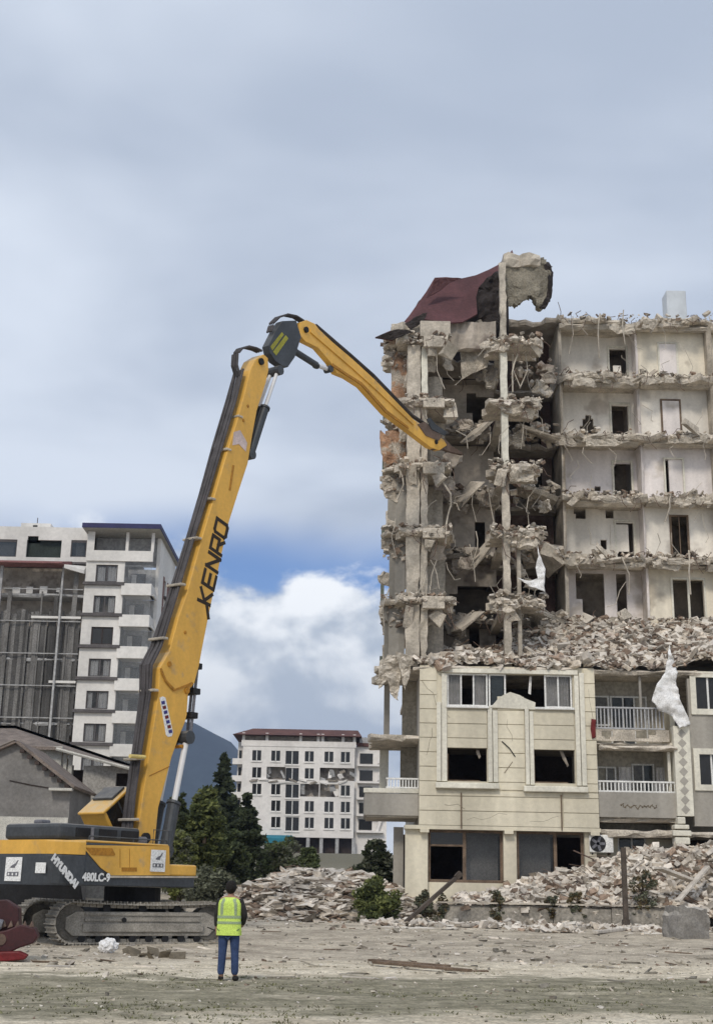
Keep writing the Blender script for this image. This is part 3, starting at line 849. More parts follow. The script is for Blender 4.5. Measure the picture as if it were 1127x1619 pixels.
# --- upper storeys, right side: rooms torn open
YE = 60.2
XA = 10.15; XM = 14.15; XC = 17.75; XE = 23.0
plas = [m_plB, m_plA, m_plB, m_plA, m_plA]
for k in range(3, 9):
    z = LV[k]
    sl = ragged(XA - .1, XE, YE, 71, z - .32 - .06 * (k % 2), z, .42, .33, wave=.2)
    part(sl, 'floor_slab', m_slab)
    if k > 3:
        a = XA + rng.uniform(0, .4); b = XM - rng.uniform(0, .3)
        part(ragged(a, b, YE + .2, YE + .6, z - .62, z - .323, .07, .5), 'beam', m_conc)
        part(ragged(XM + .1, XE - 2, YE + .35, YE + .7, z - .55, z - .323, .07, .5), 'beam', m_conc)
for k in range(3, 8):
    z0, z1 = LV[k] + .002, LV[k + 1] - .323
    hs = [(12.95 + .05 * (k % 2), 13.85 + .05 * (k % 2), z0, z0 + 2.1)]
    if k == 6:   # hole knocked through
        hs += [(11.35, 12.2, z0, z0 + .95), (11.5, 12.05, z0 + .9, z0 + 1.35), (11.65, 11.95, z0 + 1.3, z0 + 1.55)]
    if k == 5: hs += [(12.0, 12.3, z0 + .6, z0 + .85)]
    if k == 4: hs += [(11.0, 11.5, z1 - .55, z1), (10.9, 11.3, z1 - .3, z1), (12.5, 12.9, z1 - .5, z1), (12.2, 12.5, z0 + .7, z0 + 1.2)]
    if k == 3: hs = [(11.2, 12.0, z0, z1 - .2), (10.9, 11.3, z0 + 1.3, z1 - .2), (11.9, 12.3, z0, z1 - .2), (12.9, 13.4, z0, z1 - .2)]
    part(MB().holes(XA + .15, XM, z0, z1, 62.0, 62.15, hs), 'wall', plas[k - 3])
    # right room
    hb = []
    if k == 5: hb = [(15.42, 15.62, z0, z0 + 2.1)]
    if k == 4: hb = [(15.55, 16.4, z0, z0 + 2.3)]
    if k == 3: hb = [(15.5, 17.0, z0, z0 + 2.2)]
    part(MB().holes(XM + .13, XC, z0, z1, 61.3, 61.45, hb), 'wall', [m_plC, m_plA, m_plB, m_plA, m_plC][k - 3])
    part(MB().box(XC + .14, XE, 61.3, 61.45, z0, z1), 'wall', m_plC)
    # partition edges
    part(ragged(XA, XA + .14, YE + .45, 70, z0, z1, .12, .3), 'partition', m_conc)
    part(ragged(XM + .001, XM + .129, YE + .8, 66, z0, z1, .15, .3), 'partition', m_plB)
    part(ragged(XC + .001, XC + .139, YE + .25, 66, z0, z1, .2, .3), 'partition', m_conc)
    # back of the openings
    # doors
    if k != 3:
        d = MB().box(12.9, 13.0, 61.93, 61.999, z0, z0 + 2.15).box(13.86, 13.96, 61.93, 61.999, z0, z0 + 2.15).box(12.9, 13.96, 61.92, 61.999, z0 + 2.151, z0 + 2.25)
        part(d, 'door_frame', m_trim)
        if k == 7: part(MB().box(13.1, 13.5, 61.6, 61.7, z0, z0 + 1.0), 'fallen_board', m_plA)
    if k in (5, 6, 7):
        xd = 15.35
        o = part(MB().box(xd, xd + .09, 61.22, 61.299, z0, z0 + 2.12).box(xd + .95, xd + 1.04, 61.22, 61.299, z0, z0 + 2.12).box(xd, xd + 1.04, 61.21, 61.299, z0 + 2.121, z0 + 2.2), 'door_frame', m_wood if k == 6 else m_trim)
        if k != 5: part(MB().box(xd + .092, xd + .948, 61.24, 61.29, z0, z0 + 2.11), 'door_leaf', m_plB, o)
    if k == 4:
        o = part(MB().holes(15.5, 16.45, z0, z0 + 2.35, 61.23, 61.299, [(15.6, 16.35, z0 + .05, z0 + 2.25)]), 'door_frame', m_wood)
        part(MB().box(15.96, 16.0, 61.25, 61.28, z0 + .05, z0 + 2.24), 'mullion', m_wood, o)
        part(MB().box(12.7, 13.6, 61.95, 61.999, z0 + .6, z0 + 2.0), 'wall_cupboard', m_plA)
    if k == 3:
        o = part(MB().holes(15.4, 17.1, z0, z0 + 2.3, 61.23, 61.299, [(15.5, 16.2, z0 + .05, z0 + 2.2), (16.3, 17.0, z0 + .05, z0 + 2.2)]), 'window_frame', m_trim)
# side wall closing the rooms at the right, back wall of the whole block
part(MB().box(XE, XE + .2, YE + .4, 71, 4.5, LV[8] - .01), 'wall', m_grey_pl)
part(MB().box(X0 + .3, XE, 71.02, 71.22, zg, LV[8] + .2), 'wall', m_grey_pl)
part(MB().box(XA + .16, XE - .01, 64.5, 64.65, LV[3], LV[8] - .34), 'wall', m_int)

# --- upper storeys, left side: gutted bay
XW = X0
for k in range(3, 8):
    z = LV[k]
    y0 = [0, 0, 0, 60.9, 60.5, 60.8, 60.6, 58.8][k]
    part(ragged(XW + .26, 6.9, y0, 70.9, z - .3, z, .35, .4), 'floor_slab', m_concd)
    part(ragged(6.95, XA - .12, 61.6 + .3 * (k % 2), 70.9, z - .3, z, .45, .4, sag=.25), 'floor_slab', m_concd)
for k in range(2, 8):
    z0, z1 = LV[k] + .003, LV[k + 1] - .305
    # exterior side wall, interior walls
    if k == 7:
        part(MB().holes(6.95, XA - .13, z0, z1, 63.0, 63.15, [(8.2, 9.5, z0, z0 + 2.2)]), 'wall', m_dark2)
        continue
    part(ragged(XW + .02, XW + .25, 57.9 + .3 * (k % 2), 70.9, z0, z1 + .3, .2, .4), 'wall', m_int)
    part(MB().box(XW + .27, XA - .13, 67, 67.15, z0, z1), 'wall', m_int)
    hs = {2: [(5.6, 6.1, z0, z1)], 3: [(4.6, 6.9, z0, z0 + 1.3), (5.0, 6.9, z0 + 1.2, z0 + 1.7)], 4: [(5.9, 6.4, z0 + .1, z0 + 1.9), (4.7, 5.1, z0, z0 + .6)], 5: [(4.5, 4.9, z0 + 1.2, z0 + 2.0)],
          6: [(5.8, 6.9, z0 + .3, z0 + 2.2), (5.5, 6.0, z0 + 1.3, z0 + 2.4)], 7: [(4.9, 5.4, z0 + .3, z1), (5.2, 6.2, z0 + 1.7, z1)]}[k]
    part(MB().holes(XW + 1.3, 6.9, z0, z1, 61.4 + .25 * (k % 3), 61.55 + .25 * (k % 3), hs), 'wall', m_int)
    hs2 = [(8.2, 9.5, z0, z0 + 2.2), (7.3, 8.4, z0 + .8, z0 + 1.9)] if k > 2 else []
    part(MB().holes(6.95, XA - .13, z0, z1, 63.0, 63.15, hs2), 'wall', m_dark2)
    # wall panel beside the corner column
    part(ragged(XW + .35, 4.05 + .12 * (k % 2), 58.2, 58.4, z0, z1 - (.15 if k != 6 else .9), .05, .3, sides='r'), 'wall', mat('stair_wall', (.48, .43, .36), .92, .25, .8, .3, streak=True))
    # corner column, bay column
    x = PX(650, 1000 - 105 * (k - 2), YF)
    part(rough_col(X0 - .62, X0 - .02, YF + .45, YF + .95, LV[k], LV[k + 1] - .36), 'column', m_conc)
    part(rough_col(X0 + .04, X0 + .34, YF + .5, YF + .85, LV[k], LV[k + 1] - .36), 'column', m_trim if k in (6, 7) else m_conc)
    part(rough_col(6.66, 6.98, YF + .30, YF + .66, LV[k], LV[k + 1] - .3, .022), 'column', m_trim if k > 4 else m_conc)
    if k in (2, 3, 7): part(MB().box(7.32, 7.50, YF + .7, YF + .9, LV[k], LV[k + 1] - .3), 'column', m_conc, bevel=.02)
    # stubs of torn slab at the columns
    zz = LV[k + 1]
    part(ragged(X0 - 1.0, 4.35 + rng.uniform(-.2, .15), YF + .15, YF + 2.6, zz - .35, zz, .22, .3, 'flr'), 'slab_stub', m_slab)
    part(MB().box(X0 + .1, 4.0, YF - .02, YF + .2, zz - .62 + .1 * (k % 2), zz - .05), 'beam', m_slab, bevel=.04)
    part(ragged(6.25 - .2 * (k % 2), 8.5 + rng.uniform(-.5, .2), YF + .05, YF + 2.2, zz - .32, zz + .02, .28, .28, 'flr', wave=.15), 'slab_stub', m_slab)
    part(ragged(6.6, 7.0, YF + 2.1, 61.8, zz - .6, zz - .31, .03, 1.0), 'beam', m_conc)
    part(ragged(X0 - .55, X0 - .1, YF + 2.1, 66, zz - .6, zz - .36, .03, 1.0), 'beam', m_conc)
    # side balcony remains with brick infill
    part(ragged(1.35 + .12 * (k % 2), X0 - .02, YF + .9, YF + 4.2, zz - .25, zz - .02, .28, .3, 'fl'), 'balcony_slab', m_slab)
    part(ragged(1.55 - .1 * (k % 3), X0 - .63, YF + 1.3, YF + 1.5, LV[k] + .02, LV[k + 1] - (.28 if k != 5 else 1.2), .1, .25, 'l'), 'infill_wall', m_brick if k in (5, 6) else m_grey_pl)
    part(MB().box(1.22, 1.38, YF + 3.6, YF + 4.1, LV[k] + .1, LV[k] + 1.0 + .3 * (k % 2)), 'balcony_wall', mat('green_grey_render', (.16, .18, .15), .9, .3, 2, .3))
    # leaning broken floor plate in the dark gap
    if k > 2:
        rot = Matrix.Rotation(.5 + .25 * math.sin(k * 2), 3, 'Y') @ Matrix.Rotation(.3 * math.cos(k), 3, 'X')
        part(MB().chunk((8.9, 59.9 + .3 * (k % 2), LV[k] - .3), (2.0, 1.9, .2), rng, 0, .2, rot), 'tilted_slab', m_slab)
        rot = Matrix.Rotation(-.7 + .2 * math.sin(k), 3, 'Y') @ Matrix.Rotation(.4, 3, 'X')
        part(MB().chunk((5.6 + .3 * math.cos(k * 3), 59.4, LV[k] - .45), (1.5, 1.2, .15), rng, 0, .3, rot), 'tilted_slab', m_slab)
# terrace slab (top of the standing part)
part(ragged(X0 - .3, XE, YF + .02, 71, zt - .22, zt - .001, .1, .5), 'terrace_slab', m_slab)

# --- roof remnant
def roofY(px, py): return 60.5 - (py - 395) / 140 * 4.0
RP = [(593, 534), (632, 517), (647, 499), (673, 463), (687, 440), (705, 439), (729, 441), (752, 436), (771, 428), (786, 420), (798, 409), (809, 396), (812, 404), (800, 425), (786, 440), (771, 441), (756, 456), (752, 470), (754, 497), (730, 510), (712, 511), (690, 508), (668, 505), (650, 508), (640, 516), (620, 538)]
shift(sheet('roof_sheeting', [P(a, b, roofY(a, b)) for a, b in RP], m_roof, None, 2, .02, .5, .07, smooth=False))
RH = [(756, 456), (771, 438), (786, 428), (799, 470), (797, 500), (781, 523), (764, 531), (756, 502)]
shift(sheet('torn_roof_lining', [P(a, b, 58.6) for a, b in RH], m_roofd, None, 3, .25, 1.5, .06, smooth=False))
for pl, yy, mm in (([(688, 440), (729, 440), (712, 446), (690, 462), (674, 470)], 57.6, m_roof), ([(640, 512), (668, 495), (675, 494), (668, 510), (650, 522)], 56.4, m_roofd), ([(593, 534), (630, 520), (652, 524), (622, 538)], 56.0, m_roofd),
                   ([(725, 520), (760, 505), (778, 540), (770, 580), (748, 590), (730, 600)], 58.2, m_slab)):
    shift(sheet('torn_roof_sheet', [P(a, b, yy) for a, b in pl], mm, None, 3, .12, 1.6, .05, smooth=False))
# attic behind the roof: ring beam, low wall, dark lining
part(MB().box(PX(664, 520, 56.2), PX(712, 520, 56.2), 56.2, 57.6, LV[7] + .003, PZ(690, 507, 56.2)), 'ring_beam', m_conc, bevel=.04)
part(ragged(1.5, X0 + .1, 56.6, 57.6, LV[7] + .02, PZ(640, 514, 57), .2, .25, 'fl'), 'ring_beam', m_slab)
part(ragged(4.4, 6.6, 57.6, 57.9, LV[7] + .003, PZ(740, 508, 57.6), .15, .25, 'lr'), 'attic_wall', m_int)
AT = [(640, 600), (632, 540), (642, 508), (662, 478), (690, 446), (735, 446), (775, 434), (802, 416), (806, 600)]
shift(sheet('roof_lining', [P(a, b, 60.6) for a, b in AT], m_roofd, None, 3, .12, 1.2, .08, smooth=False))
# top concrete cap above the bay column
CP = [(799, 405), (838, 407), (856, 412), (868, 424), (871, 444), (868, 466), (858, 486), (849, 490), (846, 478), (838, 470), (826, 474), (815, 486), (803, 484), (798, 460), (796, 430)]
cap = shift(sheet('roof_upstand', [P(a, b, 57.2) for a, b in CP], mat('stained_concrete', (.235, .21, .165), .95, .35, 1.2, .8, 7, fine=.3, bdist=.06), None, 3, .16, 1.4, .4, smooth=False))
part(ragged(6.95, 8.75, 56.8, 58.2, PZ(830, 424, 57), PZ(830, 403, 57), .15, .25, 'fr'), 'roof_beam', m_conc)
part(rough_col(6.68, 6.96, YF + .35, YF + .65, LV[8] - 3.1, PZ(800, 410, YF), .025), 'column', m_conc)
DK = [(856, 412), (868, 417), (873, 430), (871, 470), (862, 488), (852, 489), (864, 470), (866, 440)]
shift(sheet('torn_roof_lining', [P(a, b, 57.0) for a, b in DK], m_roofd, None, 2, .2, 2, .12, smooth=False))
# roof edge behind the gap (dark parapet line from the cap to the right rooms)
part(ragged(7.0, XA + .2, 60.6, 70.9, LV[8] - .35, LV[8], .4, .35), 'roof_slab', m_concd)
# ragged upper edge above the right rooms, small white roof tank
tank = part(MB().box(PX(1053, 470, 62), PX(1084, 470, 62), 62, 63, LV[8] + .002, PZ(1068, 459, 62)), 'roof_tank', mat('roof_tank_paint', (.52, .55, .58), .7, .15, 1, .05, fine=.04), bevel=.04)

# --- rebar, cables and small debris (joined, uncountable)
rb = MB()
for k in range(3, 9):
    for a, b in ((XA, XM), (XM, XC)):
        rb2 = rebar_mb(9, a, b, YE - .05, LV[k], (-.9, .45)); o = len(rb.v)
        rb.v += rb2.v; rb.f += [tuple(i + o for i in q) for q in rb2.f]; rb.mi += rb2.mi
for k in range(2, 7):
    for a, b, n_ in ((X0 - .8, 4.3, 8), (6.2, 8.6, 9), (4.4, 6.8, 4)):
        rb2 = rebar_mb(n_, a, b, YF + .1 if n_ != 4 else 60.2, LV[k + 1] - .1, (-1.3, .4), .018); o = len(rb.v)
        rb.v += rb2.v; rb.f += [tuple(i + o for i in q) for q in rb2.f]; rb.mi += rb2.mi
for _ in range(26):
    p = Vector((rng.uniform(XA, XE), rng.uniform(60, 62), LV[8] - .05)); q = p + Vector((rng.uniform(-.5, .5), rng.uniform(-.3, .3), rng.uniform(.15, .55)))
    rb.tube([p, (p + q) / 2 + Vector((rng.uniform(-.2, .2), 0, rng.uniform(-.1, .25))), q + Vector((rng.uniform(-.4, .4), 0, rng.uniform(-.4, 0)))], .02, 4)
part(rb, 'bent_rebar', m_steel, kind='stuff')
cb = MB()   # pale strips and cables that hang down
for (px, py, ln, yy) in ((672, 640, 70, 56.2), (690, 560, 55, 56.3), (700, 762, 40, 56.1), (712, 800, 60, 56.1), (672, 890, 50, 56.2), (680, 885, 46, 56.1), (690, 885, 48, 56.05), (773, 760, 75, 58), (818, 560, 60, 56.6), (810, 560, 52, 56.8), (830, 560, 54, 56.9), (830, 660, 50, 56.8), (742, 860, 60, 57.5), (752, 840, 55, 58),
                         (905, 500, 60, 60), (948, 496, 70, 60), (985, 490, 55, 60), (1120, 500, 80, 60), (620, 700, 55, 56.5), (633, 745, 45, 56.5), (615, 930, 60, 56.6), (625, 820, 60, 56.5), (1088, 870, 70, 60), (1060, 780, 45, 60), (982, 880, 60, 60)):
    a = P(px, py, yy); b = P(px + rng.uniform(-14, 14), py + ln, yy); c = (a + b) / 2 + Vector((rng.uniform(-.25, .25), -.1, 0))
    cb.tube([a, (a + c) / 2 + Vector((rng.uniform(-.05, .05), 0, 0)), c, (b + c) / 2, b], rng.choice((.022, .03, .04)), 5)
wg = random.Random(5)
for _ in range(70):
    left_ = wg.random() < .55
    a = P(wg.uniform(640, 860), wg.uniform(540, 960), wg.uniform(55.9, 58)) if left_ else P(wg.uniform(890, 1120), wg.uniform(500, 930), 60.0)
    d = Vector((wg.uniform(-.7, .7), wg.uniform(-.1, .1), -wg.uniform(.5, 1.7)))
    cb.tube([a, a + d * .4 + Vector((wg.uniform(-.3, .3), 0, .1)), a + d * .8, a + d + Vector((wg.uniform(-.3, .3), 0, wg.uniform(0, .3)))], wg.choice((.012, .016, .02)), 4)
part(cb, 'hanging_cable', m_conc, kind='stuff')
cc, ss = [], []
def deb(n, x0, x1, y0, y1, z, s=(.08, .3), up=.0):
    for _ in range(int(n * 1.5)):
        q = rng.uniform(*s) * rng.uniform(.45, .95)
        cc.append((rng.uniform(x0, x1), rng.uniform(y0, y1), z + rng.uniform(0, up) + q * .2)); ss.append((q * rng.uniform(.8, 1.9), q * rng.uniform(.7, 1.3), q * rng.uniform(.35, .9)))
for k in range(3, 9):
    deb(55, XA, XE - 2, YE - .1, YE + .8, LV[k], (.06, .26), .1); deb(30, XA, XE - 2, YE - .28, YE, LV[k] - .3, (.06, .2), .25)
    if k < 8: deb(16, XA + .2, XE - 2, YE + .6, 61.4, LV[k], (.1, .4), .15)
for k in range(2, 7):
    deb(34, X0 - .9, 4.3, YF + .05, YF + 1.2, LV[k + 1], (.06, .26), .1); deb(40, 6.1, 8.6, YF, YF + 1.4, LV[k + 1], (.07, .3), .16)
    deb(26, 6.2, 8.5, YF - .1, YF + .2, LV[k + 1] - .45, (.06, .28), .3); deb(26, X0 - .9, 4.3, YF + .0, YF + .3, LV[k + 1] - .4, (.06, .22), .25)
    deb(26, 1.2, X0, YF + .7, YF + 2, LV[k + 1], (.06, .26), .2); deb(24, 1.2, 2.3, YF + 1.1, YF + 1.5, LV[k + 1] - 1.2, (.08, .3), 1.1)
    deb(30, 7.6, 10, 59, 61.5, LV[k + 1] - .4, (.1, .5), .5); deb(20, 4.4, 6.6, 59.6, 61, LV[k + 1] - .2, (.08, .35), .3)
deb(90, 1.2, 4.3, 56.1, 58, LV[7] - .1, (.08, .35), .3)
v, f = cloud_np(np.array(cc), np.array(ss), seed=21)
v -= np.array(OFF)
np_obj('debris', v, f, [m_rub, m_rubd], B, np.repeat((nrg.random(len(cc)) < .22).astype(int), 6), kind='stuff')

# plates of plaster and concrete that still hang on their bars
hg = random.Random(77)
for k in range(2, 7):
    zz = LV[k + 1]
    for _ in range(3):
        side = hg.random() < .5
        x = hg.uniform(X0 - .7, 4.4) if side else hg.uniform(6.0, 8.8)
        rot = Matrix.Rotation(hg.uniform(-.9, .9), 3, 'Y') @ Matrix.Rotation(hg.uniform(-.5, .5), 3, 'X') @ Matrix.Rotation(hg.uniform(-.6, .6), 3, 'Z')
        part(MB().chunk((x, YF + hg.uniform(-.1, .5), zz - hg.uniform(.5, 1.0)), (hg.uniform(.25, .7), hg.uniform(.08, .2), hg.uniform(.3, .9)), hg, 0, .35, rot), 'hanging_fragment', hg.choice((m_slab, m_conc, m_slab)))
for k in range(3, 9):
    zz = LV[k]
    for _ in range(4):
        x = hg.uniform(XA, 18)
        rot = Matrix.Rotation(hg.uniform(-1.2, 1.2), 3, 'Y') @ Matrix.Rotation(hg.uniform(-.6, .6), 3, 'X') @ Matrix.Rotation(hg.uniform(-.6, .6), 3, 'Z')
        part(MB().chunk((x, YE + hg.uniform(-.35, .3), zz - hg.uniform(-.25, .6)), (hg.uniform(.2, .9), hg.uniform(.08, .2), hg.uniform(.15, .5)), hg, 0, .35, rot), 'hanging_fragment', hg.choice((m_slab, m_conc, m_slab)))

# torn pieces of wall, render and lining still standing or hanging in the gutted bay
tw_ = random.Random(12)
def torn(cx, cy, cz_, w, h, m, yaw=0., amp=.1, th=.12):
    n = 11; pl = []
    for i in range(n):
        a = 6.283 * i / n; q = tw_.uniform(.55, 1.1)
        x = math.copysign(abs(math.cos(a)) ** .6, math.cos(a)) * w / 2 * q; z = math.copysign(abs(math.sin(a)) ** .6, math.sin(a)) * h / 2 * q
        pl.append(Vector((cx + x * math.cos(yaw), cy + x * math.sin(yaw), cz_ + z)))
    shift(sheet('torn_wall', pl, m, None, 2, amp, 2.0, th, smooth=False))
for k in range(2, 7):
    z0, z1 = LV[k], LV[k + 1]
    for _ in range(3):
        torn(tw_.uniform(1.3, 2.5), YF + tw_.uniform(1.0, 2.4), tw_.uniform(z0 + .4, z1 - .5), tw_.uniform(.5, 1.1), tw_.uniform(.7, 2.0), tw_.choice((m_brick if k > 4 else m_slab, m_slab, m_concd)), tw_.uniform(-.6, .6))
    for _ in range(2):
        torn(tw_.uniform(3.1, 4.4), YF + tw_.uniform(.9, 2.2), tw_.choice((z0 + .4, z1 - .8)), tw_.uniform(.5, 1.2), tw_.uniform(.6, 1.4), tw_.choice((m_slab, m_int, m_conc)), tw_.uniform(-.5, .5))
    for _ in range(3):
        torn(tw_.uniform(4.5, 6.5), tw_.uniform(58.5, 60.8), z1 - tw_.uniform(.2, 1.0), tw_.uniform(.6, 1.6), tw_.uniform(.4, 1.3), tw_.choice((m_slab, m_int, m_concd)), tw_.uniform(-.7, .7), .2)
    for _ in range(3):
        torn(tw_.uniform(7.1, 9.8), tw_.uniform(57.5, 61.2), tw_.uniform(z0, z1), tw_.uniform(.5, 1.5), tw_.uniform(.4, 1.2), tw_.choice((m_slab, m_slab, m_concd, m_conc)), tw_.uniform(-.8, .8), .22)
    torn(6.8 + tw_.uniform(-.5, .9), YF + .15, z1 - .45, tw_.uniform(1.0, 1.8), tw_.uniform(.5, 1.0), m_slab, tw_.uniform(-.3, .3), .22, .2)
for k in range(3, 9):
    for _ in range(5):
        torn(tw_.uniform(XA, 17.5), YE + tw_.uniform(-.2, .2), LV[k] - tw_.uniform(.2, .6), tw_.uniform(.7, 2.2), tw_.uniform(.25, .7), tw_.choice((m_slab, m_conc, m_slab)), tw_.uniform(-.2, .2), .15)

# torn white sheets
t1 = sheet('white_tarp', [P(a, b, 55.7) for a, b in ((1057, 1019), (1064, 1044), (1071, 1062), (1068, 1082), (1076, 1108), (1091, 1144), (1073, 1152), (1062, 1132), (1040, 1122), (1029, 1108), (1036, 1084), (1052, 1062), (1054, 1042))], m_cloth, None, 3, .22, 1.7, .02)
tag(t1, 'white tarpaulin hanging over the balconies at the right of the demolished block', 'tarpaulin')
t2 = sheet('torn_curtain', [P(a, b, 56.0) for a, b in ((848, 862), (853, 880), (862, 900), (860, 920), (861, 936), (840, 928), (817, 914), (838, 919), (850, 915), (846, 898), (850, 880))], m_cloth, None, 3, .15, 2, .02)
tag(t2, 'torn white curtain dangling from the gutted floor beside the tall bay column', 'curtain')
t3 = sheet('red_rug', [P(a, b, 55.95) for a, b in ((934, 1136), (941, 1138), (941, 1166), (936, 1168), (933, 1152))], m_redp, None, 2, .08, 3, .03)
t3['kind'] = 'thing'; tag(t3, 'red rug hanging at the edge of the broken upper balcony', 'rug')
mb_ac = thing('air_conditioner', 'white outdoor air conditioner unit on the wall under the lower balcony', 'air conditioner', P(950, 1348, YF + .3))
w_ = (X_(970, 1335) - X_(932, 1335)) / 2; h_ = Z_(1320, 950) - Z_(1348, 950)
MB().box(-w_, w_, -.1, .3, 0, h_).build('casing', m_pvc, mb_ac, bevel=.03)
fan = [(-w_ * .3 + .34 * math.cos(a), -.115, h_ * .5 + .34 * math.sin(a)) for a in np.linspace(0, 6.283, 20, endpoint=False)]
gr = MB().prism([(x, -.104, z) for x, y, z in fan], fan).build('fan_grille', m_black, mb_ac)
for i in range(5):
    a = i * 6.283 / 5
    MB().bar((-w_ * .3, -.125, h_ * .5), (-w_ * .3 + .3 * math.cos(a), -.125, h_ * .5 + .3 * math.sin(a)), .11, .012, up=(0, 1, 0)).build('fan_blade', m_lgrey, gr)
MB().box(-w_ + .1, -w_ + .16, .0, .5, -.1, -.001).box(w_ - .16, w_ - .1, .0, .5, -.1, -.001).build('bracket', m_steel, mb_ac)

# ------------------------------------------------------------------ rubble heaps
proto = []
for i in range(9):
    mb = MB(); sz = [(1, .8, .25), (1.1, .6, .4), (.8, .7, .5), (1.3, .9, .18), (.9, .9, .35), (1.4, .5, .3), (.7, .6, .6), (1.2, 1., .22), (1.0, .3, .25)][i]
    mb.chunk((0, 0, 0), sz, rng, 0, .3, Matrix.Identity(3))
    me = mb.mesh('concrete_chunk', [m_rub, m_rubp][i % 3 == 0])
    proto.append(me)


def heap(name, label_part, hf, x0, x1, y0, y1, n, big, seed, group, smin=.07, smax=.4, cond=None, chunkname='concrete_chunk', mix=(.2, .1), flat=.5, lay=1.0):
    """hf(x,y) -> height of the surface (None outside)"""
    g = random.Random(seed); C, S = [], []
    # underlying mound
    mb = MB(); nx_, ny_ = 60, 26; ok = {}
    for j in range(ny_ + 1):
        for i in range(nx_ + 1):
            x = x0 + (x1 - x0) * i / nx_; y = y0 + (y1 - y0) * j / ny_
            ok[i, j] = len(mb.v); mb.v.append((x, y, hf(x, y) - .06 + .1 * mnoise.noise(Vector((x * 2, y * 2, seed)))))
    for j in range(ny_):
        for i in range(nx_):
            mb.f.append((ok[i, j], ok[i + 1, j], ok[i + 1, j + 1], ok[i, j + 1])); mb.mi.append(0)
    for _ in range(n):
        x = g.uniform(x0, x1); y = g.uniform(y0, y1); z = hf(x, y)
        if cond and not cond(x, y, z): continue
        q = smin + (smax - smin) * g.random() ** 4.2
        C.append((x, y, z + g.uniform(-.3, .35) * q)); S.append((q * g.uniform(.9, 2.2) * lay, q * g.uniform(.7, 1.2) * lay, q * g.uniform(.22, .7) / lay))
    v, f = cloud_np(np.array(C), np.array(S), flat=flat, seed=seed)
    r = np.random.default_rng(seed).random(len(C))
    idx = np.repeat(np.where(r < mix[0], 1, np.where(r < mix[0] + mix[1], 2, 0)), 6)
    vb = np.array(mb.v); fb = np.array(mb.f)
    o = np_obj(name, np.concatenate([vb, v]), np.concatenate([fb, f + len(vb)]), [m_rub, m_rubp, m_rubd], None, np.concatenate([np.zeros(len(fb), int), idx]), kind='stuff')
    o['label'] = label_part
    k = 0
    while k < big:
        x = g.uniform(x0, x1); y = g.uniform(y0, y1); z = hf(x, y)
        if cond and not cond(x, y, z): k += .2; continue
        c = bpy.data.objects.new(chunkname, proto[g.randrange(9)]); COL.objects.link(c)
        s = g.uniform(.2, .5) * g.uniform(.7, 1.1) * (2.0 if g.random() < .12 else 1)
        c.scale = (s, s * g.uniform(.8, 1.1), s); c.location = (x, y, z + .06)
        c.rotation_euler = (g.gauss(0, .8 * flat), g.gauss(0, .8 * flat), g.uniform(0, 6.28))
        tag(c, 'broken concrete chunk lying ' + group, 'rubble chunk', 'concrete chunks ' + group)
        k += 1


def nz(x, y, s=1.0, a=1.0, o=0): return a * mnoise.fractal(Vector((x * s, y * s, o)), .7, 2, 4)


# on the terrace of the block
def hf_ter(x, y):
    t = sm(56.0, 60.3, y)
    hgt = .35 + 2.35 * t * (.42 + .58 * sm(6.0, 9.5, x)) + .6 * sm(13, 16, x) * (1 - t) * .8
    return zt + max(.02, hgt * (.75 + .25 * sm(X0, X0 + 1.5, x)) + nz(x, y, .9, .28, 4) - .25 * sm(56.4, 55.9, y))
heap('rubble', 'heap of broken concrete lying on the terrace of the demolished block', hf_ter, X0 - .1, 19.5, 56.0, 60.6, 15000, 60, 31, 'on the terrace of the demolished block', .03, .36, mix=(.28, .2))
# in front of the block
def hf_fr(x, y):
    base = gz(x, 53)
    crest = .55 + 1.0 * sm(5.0, 9.5, x) + 1.0 * sm(9.0, 13.0, x) + .2 * sm(13, 16, x)
    t = sm(53.1, 55.6, y)
    return base + .55 + crest * t * .92 + nz(x, y, .8, .2, 8) * (.3 + t)
heap('rubble', 'long heap of pale rubble against the ground floor behind the low wall', hf_fr, 4.4, 19, 53.15, 56.3, 17000, 70, 32, 'in front of the ground floor of the block', .03, .36, mix=(.35, .17))
# left heap between the excavator and the block
def hf_lf(x, y):
    cx, cy = PX(500, 1420, 56), 57.5
    a = 1 - ((x - cx) / 4.4) ** 2 * (.8 if x > cx else 1) - ((y - cy) / 4.6) ** 2
    return gz(x, y) - .12 + max(-.2, 2.0 * max(0, a) ** .8 + nz(x, y, .7, .3, 2) * min(1, max(0, a) * 3))
heap('rubble', 'broad heap of slab rubble between the excavator and the demolished block', hf_lf, PX(500, 1420, 56) - 4.6, PX(500, 1420, 56) + 5.2, 52.8, 62, 17000, 85, 33, 'on the heap left of the demolished block', .035, .37,
     cond=lambda x, y, z: z > gz(x, y) - .1, mix=(.45, .14), flat=.22, lay=1.45)
# low spill of debris in front of the wall
def hf_sp(x, y): return gz(x, y) + .02 + .1 * max(0, nz(x, y, .5, 1, 6))
heap('rubble', 'thin spill of plaster and stone at the foot of the low wall', hf_sp, 0.5, 17, 47, 52.4, 5200, 26, 34, 'on the bare ground below the low wall', .025, .26,
     cond=lambda x, y, z: mnoise.noise(Vector((x * .35, y * .5, 7))) > -.28 + .5 * sm(50.5, 47, y), mix=(.45, .12))

